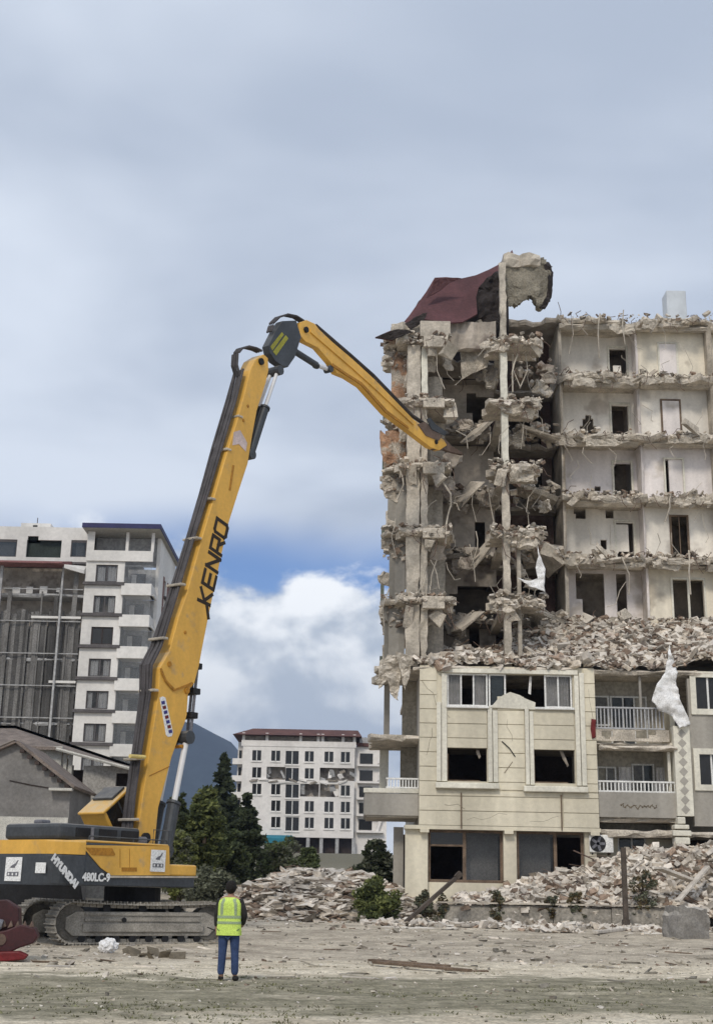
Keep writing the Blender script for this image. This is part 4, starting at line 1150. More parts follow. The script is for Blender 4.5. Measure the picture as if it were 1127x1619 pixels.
# bars, pipes and laths sticking out of the heaps
hb = random.Random(9); mbs = MB(); mbt = MB()
for hf, x0, x1, y0, y1, n_ in ((hf_ter, 3.5, 16, 56.1, 60, 46), (hf_fr, 5, 16.5, 53.3, 55.8, 46), (hf_lf, PX(500, 1420, 56) - 3.6, PX(500, 1420, 56) + 4.2, 53.5, 59, 40)):
    for i in range(n_):
        x, y = hb.uniform(x0, x1), hb.uniform(y0, y1); p = Vector((x, y, hf(x, y) - .1)); L_ = hb.uniform(.5, 1.5); a = hb.uniform(0, 6.28)
        d = Vector((math.cos(a), math.sin(a) * .6, hb.uniform(.05, .5))) * L_
        if i % 3: mbs.tube([p, p + d * .5 + Vector((0, 0, hb.uniform(0, .25))), p + d], hb.choice((.014, .02, .03)), 5)
        else: mbt.bar(p, p + d, hb.uniform(.05, .1), .03)
mbs.build('bent_bars', m_steel, None, kind='stuff')
mbt.build('broken_laths', m_wood, None, kind='stuff')

# ------------------------------------------------------------------ high-reach excavator
YAW = R(55)
S0 = Vector((-6.55, 40.7, 0.06))
EX = thing('demolition_excavator', 'yellow high reach demolition excavator with its long boom against the block', 'excavator', S0)
hx, hy = math.cos(YAW), math.sin(YAW)
UP = Matrix.Rotation(YAW, 3, 'Z')


def L2(lx, ly, lz): return UP @ Vector((lx, ly, lz))           # upper-structure local -> excavator local


def EP(px, py, ly):
    """pixel -> (lx, lz) on the plane y=ly of the upper structure"""
    left = Vector((-hy, hx, 0)); p0 = S0 + left * ly; d = ray(px, py)
    t = (p0 - CAM).dot(left) / d.dot(left)
    q = CAM + d * t - S0
    return q.x * hx + q.y * hy, q.z


def eprism(pl, ya, yb, name, m, parent=None, ly=None, bevel=0):
    """outline traced on plane ly (default the nearer side), extruded between ya and yb"""
    loc = [EP(a, b, ya if ly is None else ly) for a, b in pl]
    mb = MB().prism([L2(x, ya, z) for x, z in loc], [L2(x, yb, z) for x, z in loc])
    o = mb.build(name, m, parent or EX, bevel=bevel)
    bm = bmesh.new(); bm.from_mesh(o.data); bmesh.ops.recalc_face_normals(bm, faces=bm.faces); bm.to_mesh(o.data); bm.free()
    return o


def lbox(x0, x1, y0, y1, z0, z1, name, m, parent=None, bevel=.03):
    c = [L2(*q) for q in ((x0, y0, z0), (x1, y0, z0), (x1, y1, z0), (x0, y1, z0), (x0, y0, z1), (x1, y0, z1), (x1, y1, z1), (x0, y1, z1))]
    return MB().hexa(c).build(name, m, parent or EX, bevel=bevel)


# upper structure
SR = -1.55                     # right side plane
xr, z_top = EP(268, 1338, SR)
_, z_bot = EP(268, 1403, SR)
_, z_mid = EP(240, 1384, SR)
xstep, z_st = EP(313, 1368, SR)
zU0, zU1 = z_mid, z_top
XREAR = -3.75
print('EXC', xr, z_top, z_bot, xstep, z_st)
lbox(XREAR - .3, xstep - .05, -1.5, 1.5, z_bot, z_mid - .004, 'deck_frame', m_dgrey)
lbox(XREAR + .2, xr, SR + .03, -.52, z_mid, z_top - .02, 'right_housing', m_dgrey)
lbox(XREAR + .2, -.4, -.51, 1.5, z_mid, z_top - .03, 'engine_housing', m_dgrey)
lbox(-.39, .9, .62, 1.5, z_mid, z_top - .1, 'left_housing', m_yel)
lbox(xr + .003, xstep, SR + .03, -.55, z_mid + .002, z_st, 'tool_box', m_yel, bevel=.05)
# yellow side panel with slanted lower-left edge
sp_ = eprism([(129, 1336), (268, 1338), (269, 1384), (177, 1384), (160, 1372)], SR, SR + .028, 'side_panel', m_yel)
eprism([(136, 1340), (178, 1341), (183, 1351), (181, 1353), (146, 1352)], SR - .012, SR - .001, 'vent', m_yeld, sp_)
eprism([(170, 1384.5), (313, 1385.5), (313, 1388), (175, 1388)], SR - .004, SR + .0, 'side_trim', m_conc, sp_)
lbox(XREAR + .2, xr + .01, SR + .02, -.515, z_top - .018, z_top + .05, 'housing_top', m_yel, bevel=.04)
eprism([(193, 1371.5), (217, 1371.5), (217, 1378), (193, 1378)], SR - .008, SR - .001, 'side_marking', m_yeld, sp_)
for a in (190, 205):
    eprism([(a, 1342), (a + .8, 1342), (a + .8, 1372), (a, 1372)], SR - .005, SR - .001, 'panel_seam', m_yeld, sp_)
# counterweight with rounded rear corners
def cw_ring(z, gx=0, gy=0):
    pts = []
    for a in np.linspace(-90, 0, 7): pts.append((XREAR - .15 - .65 * math.cos(R(a)) ** 1 * 1.0 + .0 - gx, -1.53 + .55 * (1 + math.sin(R(a))) - .0 - gy))
    rr = []
    for a in np.linspace(0, 90, 7): rr.append((XREAR + .2 - .95 * math.sin(R(a)), -1.53 - gy + .75 * (1 - math.cos(R(a)))))
    for a in np.linspace(90, 0, 7): rr.append((XREAR + .2 - .95 * math.sin(R(a)), 1.53 + gy - .75 * (1 - math.cos(R(a)))))
    return [L2(x, y, z) for x, y in rr]
zb_ = z_top - .36
MB().rings([cw_ring(z_bot + .0), cw_ring(z_bot + .06, 0, .02), cw_ring(zb_ - .05, 0, .02), cw_ring(zb_, 0, .0)]).build('counterweight', m_dgrey, EX)
MB().rings([cw_ring(zb_ + .003, 0, .03), cw_ring(z_top - .03, 0, .03), cw_ring(z_top + .02, 0, 0)]).build('counterweight_top', m_yel, EX)
# dark hood on top
h0, hz0 = EP(30, 1333, -.9); h1, hz1 = EP(180, 1318, -.5)
hz = PZ(60, 1306, 40)
lbox(XREAR - .2, -.75, -.9, 1.4, z_top + .053, z_top + .50, 'engine_hood', m_dgrey, bevel=.1)
lbox(-.74, -.1, -.6, .5, z_top + .053, z_top + .28, 'hydraulic_valve', m_lgrey, bevel=.06)
MB().tube([L2(-2.9, -1.1, z_top + .05), L2(-2.9, -1.1, z_top + .42)], .05, 8).build('exhaust_pipe', m_lgrey, EX)
for q in range(3):
    lbox(XREAR + .4 + q * .9, XREAR + 1.1 + q * .9, -.93, -.902, z_top + .15, z_top + .4, 'hood_grille', m_black, bevel=0)
lbox(XREAR + .1, XREAR + .45, .2, .55, z_top + .501, z_top + .62, 'muffler_box', m_lgrey, bevel=.04)
for q in range(4): lbox(-2.7 + q * .06, -2.67 + q * .06, SR + .005, SR + .029, z_mid + .25, z_top - .5, 'side_grille', m_black, bevel=0)
lbox(xr + .1, xr + .14, SR + .1, -.7, z_st + .001, z_st + .03, 'step_tread', m_dgrey, bevel=0)
lbox(xr + .4, xr + .44, SR + .1, -.7, z_st + .001, z_st + .03, 'step_tread', m_dgrey, bevel=0)
MB().tube([L2(xr + .06, SR + .1, z_st), L2(xr + .06, SR + .1, z_top + .45), L2(xr - .6, SR + .1, z_top + .45), L2(xr - .6, SR + .1, z_top + .04)], .018, 6).build('grab_rail', m_dgrey, EX)
rail = MB()
for a in (XREAR + .4, -1.6, -.2): rail.tube([L2(a, -1.45, z_top + .05), L2(a, -1.45, z_top + .16)], .02, 6)
rail.tube([L2(XREAR + .4, -1.45, z_top + .16), L2(-.2, -1.45, z_top + .16)], .02, 6)
rail.build('guard_rail', m_dgrey, EX)
# tilted cab (left side)
cR = .50; cL = 1.55
a0 = EP(163, 1283, cR); a1 = EP(205, 1244, cR)
ax = Vector((a1[0] - a0[0], a1[1] - a0[1])); LR = ax.length; ax.normalize(); ay = Vector((ax.y, -ax.x))   # ay points down from the roof
def cabp(u, w, ly): return L2(a0[0] + ax.x * u + ay.x * w, ly, a0[1] + ax.y * u + ay.y * w)
def cabox(u0, u1, w0, w1, l0, l1, name, m, parent=None, bevel=.02):
    c = [cabp(u0, w1, l0), cabp(u1, w1, l0), cabp(u1, w1, l1), cabp(u0, w1, l1), cabp(u0, w0, l0), cabp(u1, w0, l0), cabp(u1, w0, l1), cabp(u0, w0, l1)]
    return MB().hexa(c).build(name, m, parent or EX, bevel=bevel)
cab = cabox(-.05, LR, 0, .10, cR - .03, cL + .03, 'cab_roof', m_yel, bevel=.04)
cabox(LR * .45, LR - .1, -.09, -.005, cR + .1, cL - .1, 'roof_guard', m_dgrey, cab)
cabox(.0, .12, .101, 1.45, cR, cL, 'cab_rear_wall', m_yel, cab)
cabox(.121, LR - .15, .95, 1.5, cR + .0, cL, 'cab_lower_body', m_yel, cab)
cabox(LR - .13, LR - .05, .101, 1.5, cR, cR + .08, 'cab_pillar', m_dgrey, cab)
cabox(LR - .13, LR - .05, .101, 1.5, cL - .08, cL, 'cab_pillar', m_dgrey, cab)
cabox(LR * .5, LR * .5 + .07, .101, .95, cR, cR + .07, 'cab_pillar', m_dgrey, cab)
cabox(.122, LR - .14, .102, .948, cR + .02, cR + .035, 'cab_side_window', m_glassd, cab, 0)
cabox(.122, LR - .14, .102, .948, cL - .035, cL - .02, 'cab_side_window', m_glass, cab, 0)
cabox(LR - .12, LR - .1, .102, 1.4, cR + .082, cL - .082, 'cab_windscreen', m_glass, cab, 0)
cabox(.25, .6, .75, .949, cR + .3, cR + .75, 'operator_seat', m_black, cab)
cabox(.2, .3, .3, .85, cR + .3, cR + .75, 'seat_backrest', m_black, cab)
for l in (cR + .08, cL - .2):
    cabox(-.09, -.005, .8, 1.15, l, l + .13, 'rear_lamp', m_yeld, cab)
# markings
def side_text(body, size, px, py, m, ang=0, bold=.01, name='lettering', ly=SR - .012):
    x, z = EP(px, py, ly); o = L2(x, ly, z); xd = L2(math.cos(ang), 0, math.sin(ang)); yd = L2(-math.sin(ang), 0, math.cos(ang))
    return place_mesh(name, text_mesh(body, size, .004, bold), m, EX, o, xd, yd)
side_text('480LC-9', .30, 153, 1387.5, m_white, bold=.012)
# diagonal lettering on the curved rear corner
k_ = .98
side_text('HYUNDAI', .27, 103, 1378, m_white, ang=R(-38), bold=.02, ly=SR - .035)
# stickers: white boards with emblem
def board(o, xd, yd, w, h, parent, emblem=True):
    xd = Vector(xd).normalized(); yd = Vector(yd).normalized(); nn = xd.cross(yd)
    def q(a0, a1, b0, b1, d0, d1):
        return MB().hexa([o + xd * a + yd * b + nn * d for (a, b, d) in ((a0, b0, d0), (a1, b0, d0), (a1, b1, d0), (a0, b1, d0), (a0, b0, d1), (a1, b0, d1), (a1, b1, d1), (a0, b1, d1))])
    b_ = q(-w / 2, w / 2, -h / 2, h / 2, 0, .012).build('sticker', m_white, parent)
    if emblem:
        q(-w * .36, w * .36, -h * .30, -h * .12, .013, .018).build('sticker_print', m_lgrey, b_)
        for s in (-1, 0, 1): q(s * w * .24 - w * .05, s * w * .24 + w * .03, -h * .26, -h * .16, .019, .022).build('sticker_print', m_white, b_)
        mb = MB(); e = [(-.18, .05), (.1, .05), (.12, .12), (.2, .2), (.3, .38), (.24, .38), (.12, .24), (.0, .2), (-.16, .12)]
        mb.prism([o + xd * (a * w) + yd * (b * h) + nn * .013 for a, b in e], [o + xd * (a * w) + yd * (b * h) + nn * .018 for a, b in e]).build('sticker_print', m_lgrey, b_)
    return b_
x, z = EP(250, 1361, SR - .012)
board(L2(x, SR - .012, z), L2(1, 0, 0), Vector((0, 0, 1)), .62, .62, EX)
rx = XREAR + .2 - .95 - .012
def RP_(px, py):       # point on the counterweight's rear plane
    d = ray(px, py); nrm = Vector((hx, hy, 0)); p0 = S0 + L2(rx, 0, 0); t = (p0 - CAM).dot(nrm) / d.dot(nrm); return CAM + d * t - S0
board(RP_(22, 1374), L2(0, -1, 0), Vector((0, 0, 1)), .66, .64, EX)
board(RP_(65, 1372), L2(0, -1, 0), Vector((0, 0, 1)), .40, .28, EX, False)
board(RP_(-12, 1374), L2(0, -1, 0), Vector((0, 0, 1)), .45, .4, EX, False)

# slew ring and undercarriage
MB().tube([Vector((0, 0, 1.0)), Vector((0, 0, z_bot - .005))], .85, 24).build('slew_ring', m_black, EX)
UYAW = R(32)
UM = Matrix.Rotation(UYAW, 3, 'Z')
def U(x, y, z): return UM @ Vector((x - .32, y, z))
TL, TR, TH = 2.12, .53, .60      # half centre distance, end radius, axle height
def track_path(s, n):
    """closed path points (x,z,tangent)"""
    per = 4 * TL + 2 * math.pi * TR; out = []
    for i in range(n):
        d = per * i / n
        if d < 2 * TL: out.append((-TL + d, TH + TR - .05 * math.sin(math.pi * d / (2 * TL)), 0.))
        elif d < 2 * TL + math.pi * TR:
            a = (d - 2 * TL) / TR; out.append((TL + TR * math.sin(a), TH + TR * math.cos(a), -a))
        elif d < 4 * TL + math.pi * TR: out.append((TL - (d - 2 * TL - math.pi * TR), TH - TR, math.pi))
        else:
            a = (d - 4 * TL - math.pi * TR) / TR; out.append((-TL - TR * math.sin(a), TH - TR * math.cos(a), math.pi - a))
    return out
shoe = MB().box(-.094, .094, -.37, .37, 0, .045).box(-.078, -.046, -.365, .365, .046, .10).box(.045, .07, -.365, .365, .046, .075).box(-.09, .09, -.16, -.08, -.09, -.001).box(-.09, .09, .08, .16, -.09, -.001).mesh('track_shoe', m_track)
link = None
for side in (-1, 1):
    yc = 1.40 * side
    fr = MB()
    prof = [(-TL + .02, TH - .36), (TL - .0, TH - .36), (TL + .22, TH - .16), (TL + .22, TH + .16), (TL - .1, TH + .30), (-TL + .1, TH + .30), (-TL - .2, TH + .14), (-TL - .2, TH - .18)]
    tf = fr.prism([U(x, yc - .24, z) for x, z in prof], [U(x, yc + .24, z) for x, z in prof]).build('track_frame', m_track, EX, bevel=.02)
    MB().hexa([U(*q) for q in ((-TL + .3, yc - .30, TH - .25), (TL - .2, yc - .30, TH - .25), (TL - .2, yc - .241, TH - .25), (-TL + .3, yc - .241, TH - .25), (-TL + .3, yc - .30, TH - .02), (TL - .2, yc - .30, TH - .02), (TL - .2, yc - .241, TH - .02), (-TL + .3, yc - .241, TH - .02))]).build('side_rib', m_track, tf, bevel=.015)
    for zz, hh in ((TH + .04, .08), (TH + .2, .07)):
        MB().hexa([U(*q) for q in ((-TL + .35, yc - .275, zz), (TL - .3, yc - .275, zz), (TL - .3, yc - .241, zz), (-TL + .35, yc - .241, zz), (-TL + .35, yc - .275, zz + hh), (TL - .3, yc - .275, zz + hh), (TL - .3, yc - .241, zz + hh), (-TL + .35, yc - .241, zz + hh))]).build('side_rib', m_track, tf)
    for xx in (-TL, TL): MB().tube([U(xx, yc - .2, TH), U(xx, yc + .2, TH)], TR - .06, 22).build('sprocket' if xx < 0 else 'idler', m_trackd, EX)
    for q in range(3): MB().tube([U(-1.1 + 1.1 * q, yc - .2, TH + .38), U(-1.1 + 1.1 * q, yc + .2, TH + .38)], .12, 12).build('carrier_roller', m_black, EX)
    for q in range(8): MB().tube([U(-1.8 + .51 * q, yc - .22, TH - .43), U(-1.8 + .51 * q, yc + .22, TH - .43)], .11, 12).build('track_roller', m_black, EX)
    MB().tube([U(-.6, yc - .32, TH + .08), U(-.6, yc - .29, TH + .08)], .07, 10).build('grease_port', m_black, EX)
    for (x, z, a) in track_path(side, 58):
        o = bpy.data.objects.new('track_shoe', shoe); COL.objects.link(o); o.parent = EX
        mt = Matrix.Rotation(UYAW, 4, 'Z'); mt.translation = U(x, yc, z)
        o.matrix_local = mt @ Matrix.Rotation(-a, 4, 'Y')
lb = MB().hexa([U(*q) for q in ((-1.2, -1.1, .55), (1.2, -1.1, .55), (1.2, 1.1, .55), (-1.2, 1.1, .55), (-.9, -1.1, 1.0), (.9, -1.1, 1.0), (.9, 1.1, 1.0), (-.9, 1.1, 1.0))]).build('car_body', m_black, EX)

# boom
BR, BLf = -.31, .27
low = [(217, 1338), (226, 1270), (238, 1189), (250, 1112), (252, 1098), (253.6, 1057), (258, 1046), (305, 1082), (299, 1096), (297, 1130), (294, 1142), (284, 1166), (273, 1197), (252, 1277), (246, 1338)]
upb = [(253.6, 1060), (254, 1055), (268, 1031), (283, 975), (294, 945), (319.5, 852), (341, 779), (363, 703), (372, 676), (385, 630), (396, 585), (404, 568), (417, 560), (424, 566), (425, 585), (421, 604), (406.5, 649), (399, 690), (392, 733), (377, 779), (360, 833), (330, 975), (320, 1026), (315, 1054), (308, 1080), (303, 1087), (293, 1086), (276, 1092), (262, 1076)]
lower = eprism(low, BR + .03, BLf - .03, 'lower_boom', m_yel, ly=BR, bevel=.02)
upper = eprism(upb, BR, BLf, 'upper_boom', m_yel, bevel=.025)
for pl in ([(253, 1057), (262, 1078), (276, 1093), (294, 1086), (303, 1086), (306, 1080), (304, 1078), (293, 1083), (277, 1089), (264, 1075), (256, 1056)],):
    eprism(pl, BR - .012, BR - .001, 'joint_edge', m_yeld, upper)
eprism([(236, 1228), (268, 1213), (268.5, 1211), (236.5, 1226)], BR + .02, BR + .029, 'weld_seam', m_yeld, lower)
# pins
def pin(px, py, r, parent, m=m_black, l0=BR - .08, l1=BLf + .08, ly=None):
    x, z = EP(px, py, BR if ly is None else ly); return MB().tube([L2(x, l0, z), L2(x, l1, z)], r, 14).build('pin', m, parent)
pin(230, 1325, .16, lower); pin(296, 1092, .10, upper, m_yeld, BR - .03); pin(268, 1050, .09, upper, m_yeld, BR - .03); pin(412, 572, .13, upper)
for (a, b) in ((392, 642), (385, 665), (293, 1000), (288, 1180)): pin(a, b, .06, upper, m_yeld, BR - .02)
# lettering on the boom: heavy hand-drawn strokes
def bp2(px, py): x, z = EP(px, py, BR - .01); return Vector((x, z))
b0, b1 = bp2(322, 958), bp2(353, 822)
ud = (b1 - b0).normalized(); vd = Vector((-ud.y, ud.x)); Lt = (b1 - b0).length
if vd.x > 0: vd = -vd
H = .60
GL = {'K': [((.08, 1), (.2, 0.02)), ((.2, .48), (.9, 1)), ((.3, .5), (.92, .02)), ((.16, .3), (-.62, -.1))],
      'E': [((.95, 0), (.05, 0), (.05, 1), (.95, 1)), ((.05, .5), (.85, .5))],
      'N': [((.05, 0), (.05, 1), (.95, 0), (.95, 1))],
      'R': [((.05, 0), (.05, 1), (.95, 1), (.95, .42), (.05, .42)), ((.55, .42), (.95, 0))],
      'O': [((.05, .1), (.05, .9), (.2, 1), (.95, 1), (.95, .1), (.8, 0), (.2, 0), (.05, .1))]}
cell = Lt / 5.0
cen = (b0 + b1) / 2
x_, z_ = EP(338, 890, BR - .01)
for i, ch in enumerate('KENRO'):
    mb = MB()
    for st in GL[ch]:
        for (p, q) in zip(st[:-1], st[1:]):
            def w2(pt):
                u = (i + .08 + pt[0] * .82) * cell; v = (pt[1] - .5) * H
                c = b0 + ud * u + vd * v
                return c
            a, c = w2(p), w2(q); dd = (c - a); 
            if dd.length < 1e-5: continue
            dd.normalize(); a2 = a - dd * .055; c2 = c + dd * .055
            nn = Vector((-dd.y, dd.x)) * .062
            ring = [a2 + nn, c2 + nn, c2 - nn, a2 - nn]
            yy = BR - .006 - .0006 * len(mb.f)
            mb.prism([L2(r.x, yy, r.y) for r in ring], [L2(r.x, BR - .0005, r.y) for r in ring])
    mb.build('letter', m_letter, upper)
# name plates
def plate(pl, name, m, parent, d=.012): return eprism(pl, BR + .03 - d if parent is lower else BR - d, BR + .029 if parent is lower else BR - .001, name, m, parent)
pp = plate([(253, 1103), (258, 1101), (262, 1103), (274, 1158), (272, 1164), (266, 1165), (263, 1162)], 'name_plate', m_white, lower)
for t in range(7):
    a = 257.5 + 1.9 * t; b = 1109 + 7.6 * t
    eprism([(a - 2, b), (a + 3.2, b - 1.4), (a + 4.1, b + 3.6), (a - 1, b + 5)], BR + .008, BR + .0175, 'plate_print', m_redp if t % 2 else mat('blue_print', (.05, .05, .22), .7, .1, 2, 0), pp)
plate([(370, 683), (380, 680), (391, 700), (389, 714), (378, 702), (368, 704)], 'name_plate', mat('pink_sticker', (.62, .5, .48), .7, .2, 4, 0), upper)
eprism([(362, 775), (368, 735), (371, 736), (365, 776)], BR - .008, BR - .001, 'side_marking', m_yeld, upper)
# hoses along the top face of the boom
path = [(214, 1338), (222, 1262), (232, 1186), (244, 1100), (246, 1052), (262, 1022), (288, 940), (314, 852), (336, 779), (358, 703), (380, 630), (391, 585)]
for j, (l, r_) in enumerate(((-.17, .05), (-.07, .06), (.04, .05), (.14, .06), (.22, .045))):
    pts = []
    for i, (a, b) in enumerate(path):
        x, z = EP(a, b, BR); nrm = .07 + .03 * math.sin(i * 1.3 + j * 2)
        pts.append(L2(x - nrm, l + .02 * math.sin(i + j), z + nrm * .3))
    MB().tube(pts, r_, 7).build('hose', m_hose, EX)
for (a, b) in ((380, 660), (362, 712), (337, 790), (315, 852), (290, 925), (262, 1010), (247, 1092), (224, 1200), (216, 1296)):
    x, z = EP(a + 3, b, BR)
    MB().hexa([L2(x - .24, BR - .04, z - .05), L2(x + .02, BR - .04, z - .03), L2(x + .02, BLf + .04, z - .03), L2(x - .24, BLf + .04, z - .05), L2(x - .26, BR - .04, z + .03), L2(x, BR - .04, z + .05), L2(x, BLf + .04, z + .05), L2(x - .26, BLf + .04, z + .03)]).build('hose_clamp', m_conc, EX, bevel=.02)
x, z = EP(222, 1198, BR)
MB().box(-.01, .01, 0, .01, 0, .01)
MB().tube([L2(x - .5, BR - .05, z + .0), L2(x + .15, BR - .05, z + .03)], .06, 8).build('work_lamp_arm', mat('pale_yellow', (.7, .55, .2), .6, .1, 2, 0), EX)
# head link, arm and cylinders
head = eprism([(419, 548), (431, 524), (441, 509), (463, 508), (471, 534), (461, 566), (450, 582), (441, 580), (430, 572), (422, 560)], -.17, .15, 'head_link', m_dgrey, ly=0, bevel=.02)
eprism([(432, 556), (452, 530), (456, 535), (437, 562)], -.185, -.171, 'warning_stripe', mat('olive_yellow', (.35, .33, .05), .7, .2, 2, 0), head)
eprism([(428, 548), (446, 525), (449, 529), (431, 554)], -.185, -.171, 'warning_stripe', MATS['olive_yellow'], head)
armp = [(470, 511), (480, 507), (493, 513), (500, 522), (520, 541), (553, 569), (588, 601), (620, 634), (649, 664), (676, 683), (697, 696), (702, 705), (690, 713), (676, 708), (642, 682), (606, 655), (585, 632), (567, 612), (545, 598), (528, 591), (518, 574), (498, 551), (478, 541), (470, 532)]
A0 = -.15; A1 = .13
arm = eprism(armp, A0, A1, 'arm', m_yel, ly=0, bevel=.02)
eprism([(485, 521), (551, 577), (590, 612), (648, 670), (648, 673), (588, 617), (549, 582), (485, 527)], A0 - .05, A0 - .001, 'arm_rib', m_yel, arm, ly=0)
eprism([(520, 576), (540, 590), (566, 606), (606, 650), (640, 676), (640, 679), (604, 654), (565, 610), (540, 594), (519, 580)], A0 - .05, A0 - .001, 'arm_rib', m_yeld, arm, ly=0)
pin(478, 523, .12, arm, m_black, -.24, .22, 0); pin(684, 700, .10, arm, m_black, -.22, .2, 0)
for j, l in enumerate((-.08, .05)):
    pts = []
    for (a, b) in ((497, 517), (553, 565), (588, 596), (649, 659), (690, 686)):
        x, z = EP(a, b - 1, 0); pts.append(L2(x, l, z + .05))
    MB().tube(pts, .05, 6).build('hose', m_hose, EX)
def cyl(pa, pb, pc, rb_, rr, l, nm):
    q = [EP(*p, l) for p in (pa, pb, pc)] if nm == 'bucket_cylinder' else [EP(*p, BR) for p in (pa, pb, pc)]
    c = MB().tube([L2(q[0][0], l, q[0][1]), L2(q[1][0], l, q[1][1])], rb_, 14).build(nm, m_dgrey, EX)
    MB().tube([L2(q[1][0], l, q[1][1]), L2(q[2][0], l, q[2][1])], rr, 10).build('rod', m_chrome, c)
    for p in (q[0], q[2]):
        MB().tube([L2(p[0], l - .16, p[1]), L2(p[0], l + .16, p[1])], rb_ * 1.1, 12).build('eye', m_dgrey, c)
    MB().tube([L2(q[1][0] - .03, l, q[1][1] - .08), L2(q[1][0], l, q[1][1])], rb_ * 1.18, 14).build('collar', m_dgrey, c)
cyl((400, 718), (424, 643), (444, 585), .17, .07, -.16, 'arm_cylinder')
cyl((400, 718), (424, 643), (444, 585), .17, .07, .16, 'arm_cylinder')
cyl((462, 553), (500, 577), (519, 584), .13, .09, 0, 'bucket_cylinder')
cyl((262, 1345), (276, 1268), (296, 1166), .20, .095, -.30, 'boom_cylinder')
cyl((262, 1345), (276, 1268), (296, 1166), .20, .095, .34, 'boom_cylinder')
for (a, b) in ((312, 1052), (309, 1092), (305, 1130), (298, 1168)):
    x, z = EP(a, b, BR); MB().obox(L2(x + .12, 0, z), (.16, .3, .10), UP.copy()).build('pipe_bracket', m_black, EX, bevel=.02)
x0_, z0_ = EP(312, 1050, BR); x1_, z1_ = EP(300, 1168, BR)
for l in (-.2, -.05): MB().tube([L2(x0_ + .15, l, z0_), L2(x1_ + .15, l, z1_)], .05, 8).build('hydraulic_pipe', m_lgrey, EX)
# hose loops at the joints
def loop(pl, ls, r):
    for l in ls:
        pts = [EP(a, b, BR) for a, b in pl]
        sm_ = []
        for i in range(len(pts) - 1):
            for t in (0, .33, .66): sm_.append((pts[i][0] * (1 - t) + pts[i + 1][0] * t, pts[i][1] * (1 - t) + pts[i + 1][1] * t))
        sm_.append(pts[-1])
        MB().tube([L2(x, l, z) for x, z in sm_], r, 6).build('hose_loop', m_hose, EX)
loop([(386, 592), (381, 575), (382, 558), (389, 549), (400, 546), (412, 549), (420, 553)], (-.12, .0, .1), .05)
loop([(436, 522), (440, 508), (449, 499), (462, 495), (476, 498), (487, 505), (496, 516)], (-.1, .0, .1), .045)
# crusher jaws at the arm tip
jaw = eprism([(676, 690), (700, 694), (712, 706), (728, 716), (730, 720), (716, 717), (700, 712), (684, 712), (674, 704)], A0 + .05, A1 - .05, 'crusher_jaw', m_steel, ly=0, bevel=.02)
eprism([(655, 672), (666, 668), (684, 684), (694, 690), (688, 698), (668, 690)], A0 - .03, A0 + .04, 'link_plate', m_steel, ly=0)
eprism([(668, 664), (674, 662), (682, 672), (700, 684), (697, 690), (676, 680)], A0 - .06, A0 - .031, 'link_plate', m_dgrey, ly=0)

# ------------------------------------------------------------------ white apartment block at the left, behind
YL = 110.0
LB = thing('white_apartment_block', 'white apartment block with stacked balconies and blue roof edge behind the excavator', 'building', (-24, 116, 0))
LOFF = Vector((-24, 116, 0))
def lp(mb, name, m, parent=None, **kw):
    mb.v = [tuple(Vector(p) - LOFF) for p in mb.v]; return mb.build(name, m, parent or LB, **kw)
xb0, xb1 = -23.65, -17.5          # projecting bay
xw1 = -20.25                      # end of window wall, then balconies
lv = [27.15 - 2.78 * k for k in range(9)]     # ledge heights from the top down
ztop = 32.15
# body behind
lp(MB().box(-40, xw1 - .3, YL + 3.2, YL + 12, 0, ztop - .6), 'rear_body', m_bgrey)
wins = [(-22.75, -20.85, z + .2, z + 1.75) for z in lv]
lp(MB().holes(xb0, xw1, 0, 29.9, YL, YL + .3, wins), 'front_wall', m_bwhite)
lp(MB().box(xb0, xb0 + .3, YL + .301, YL + 3.19, 0, 29.9), 'side_wall', m_bwhite)
hs = []
for z in lv: hs.append((YL + 5.3, YL + 6.5, z + .2, z + 1.75))
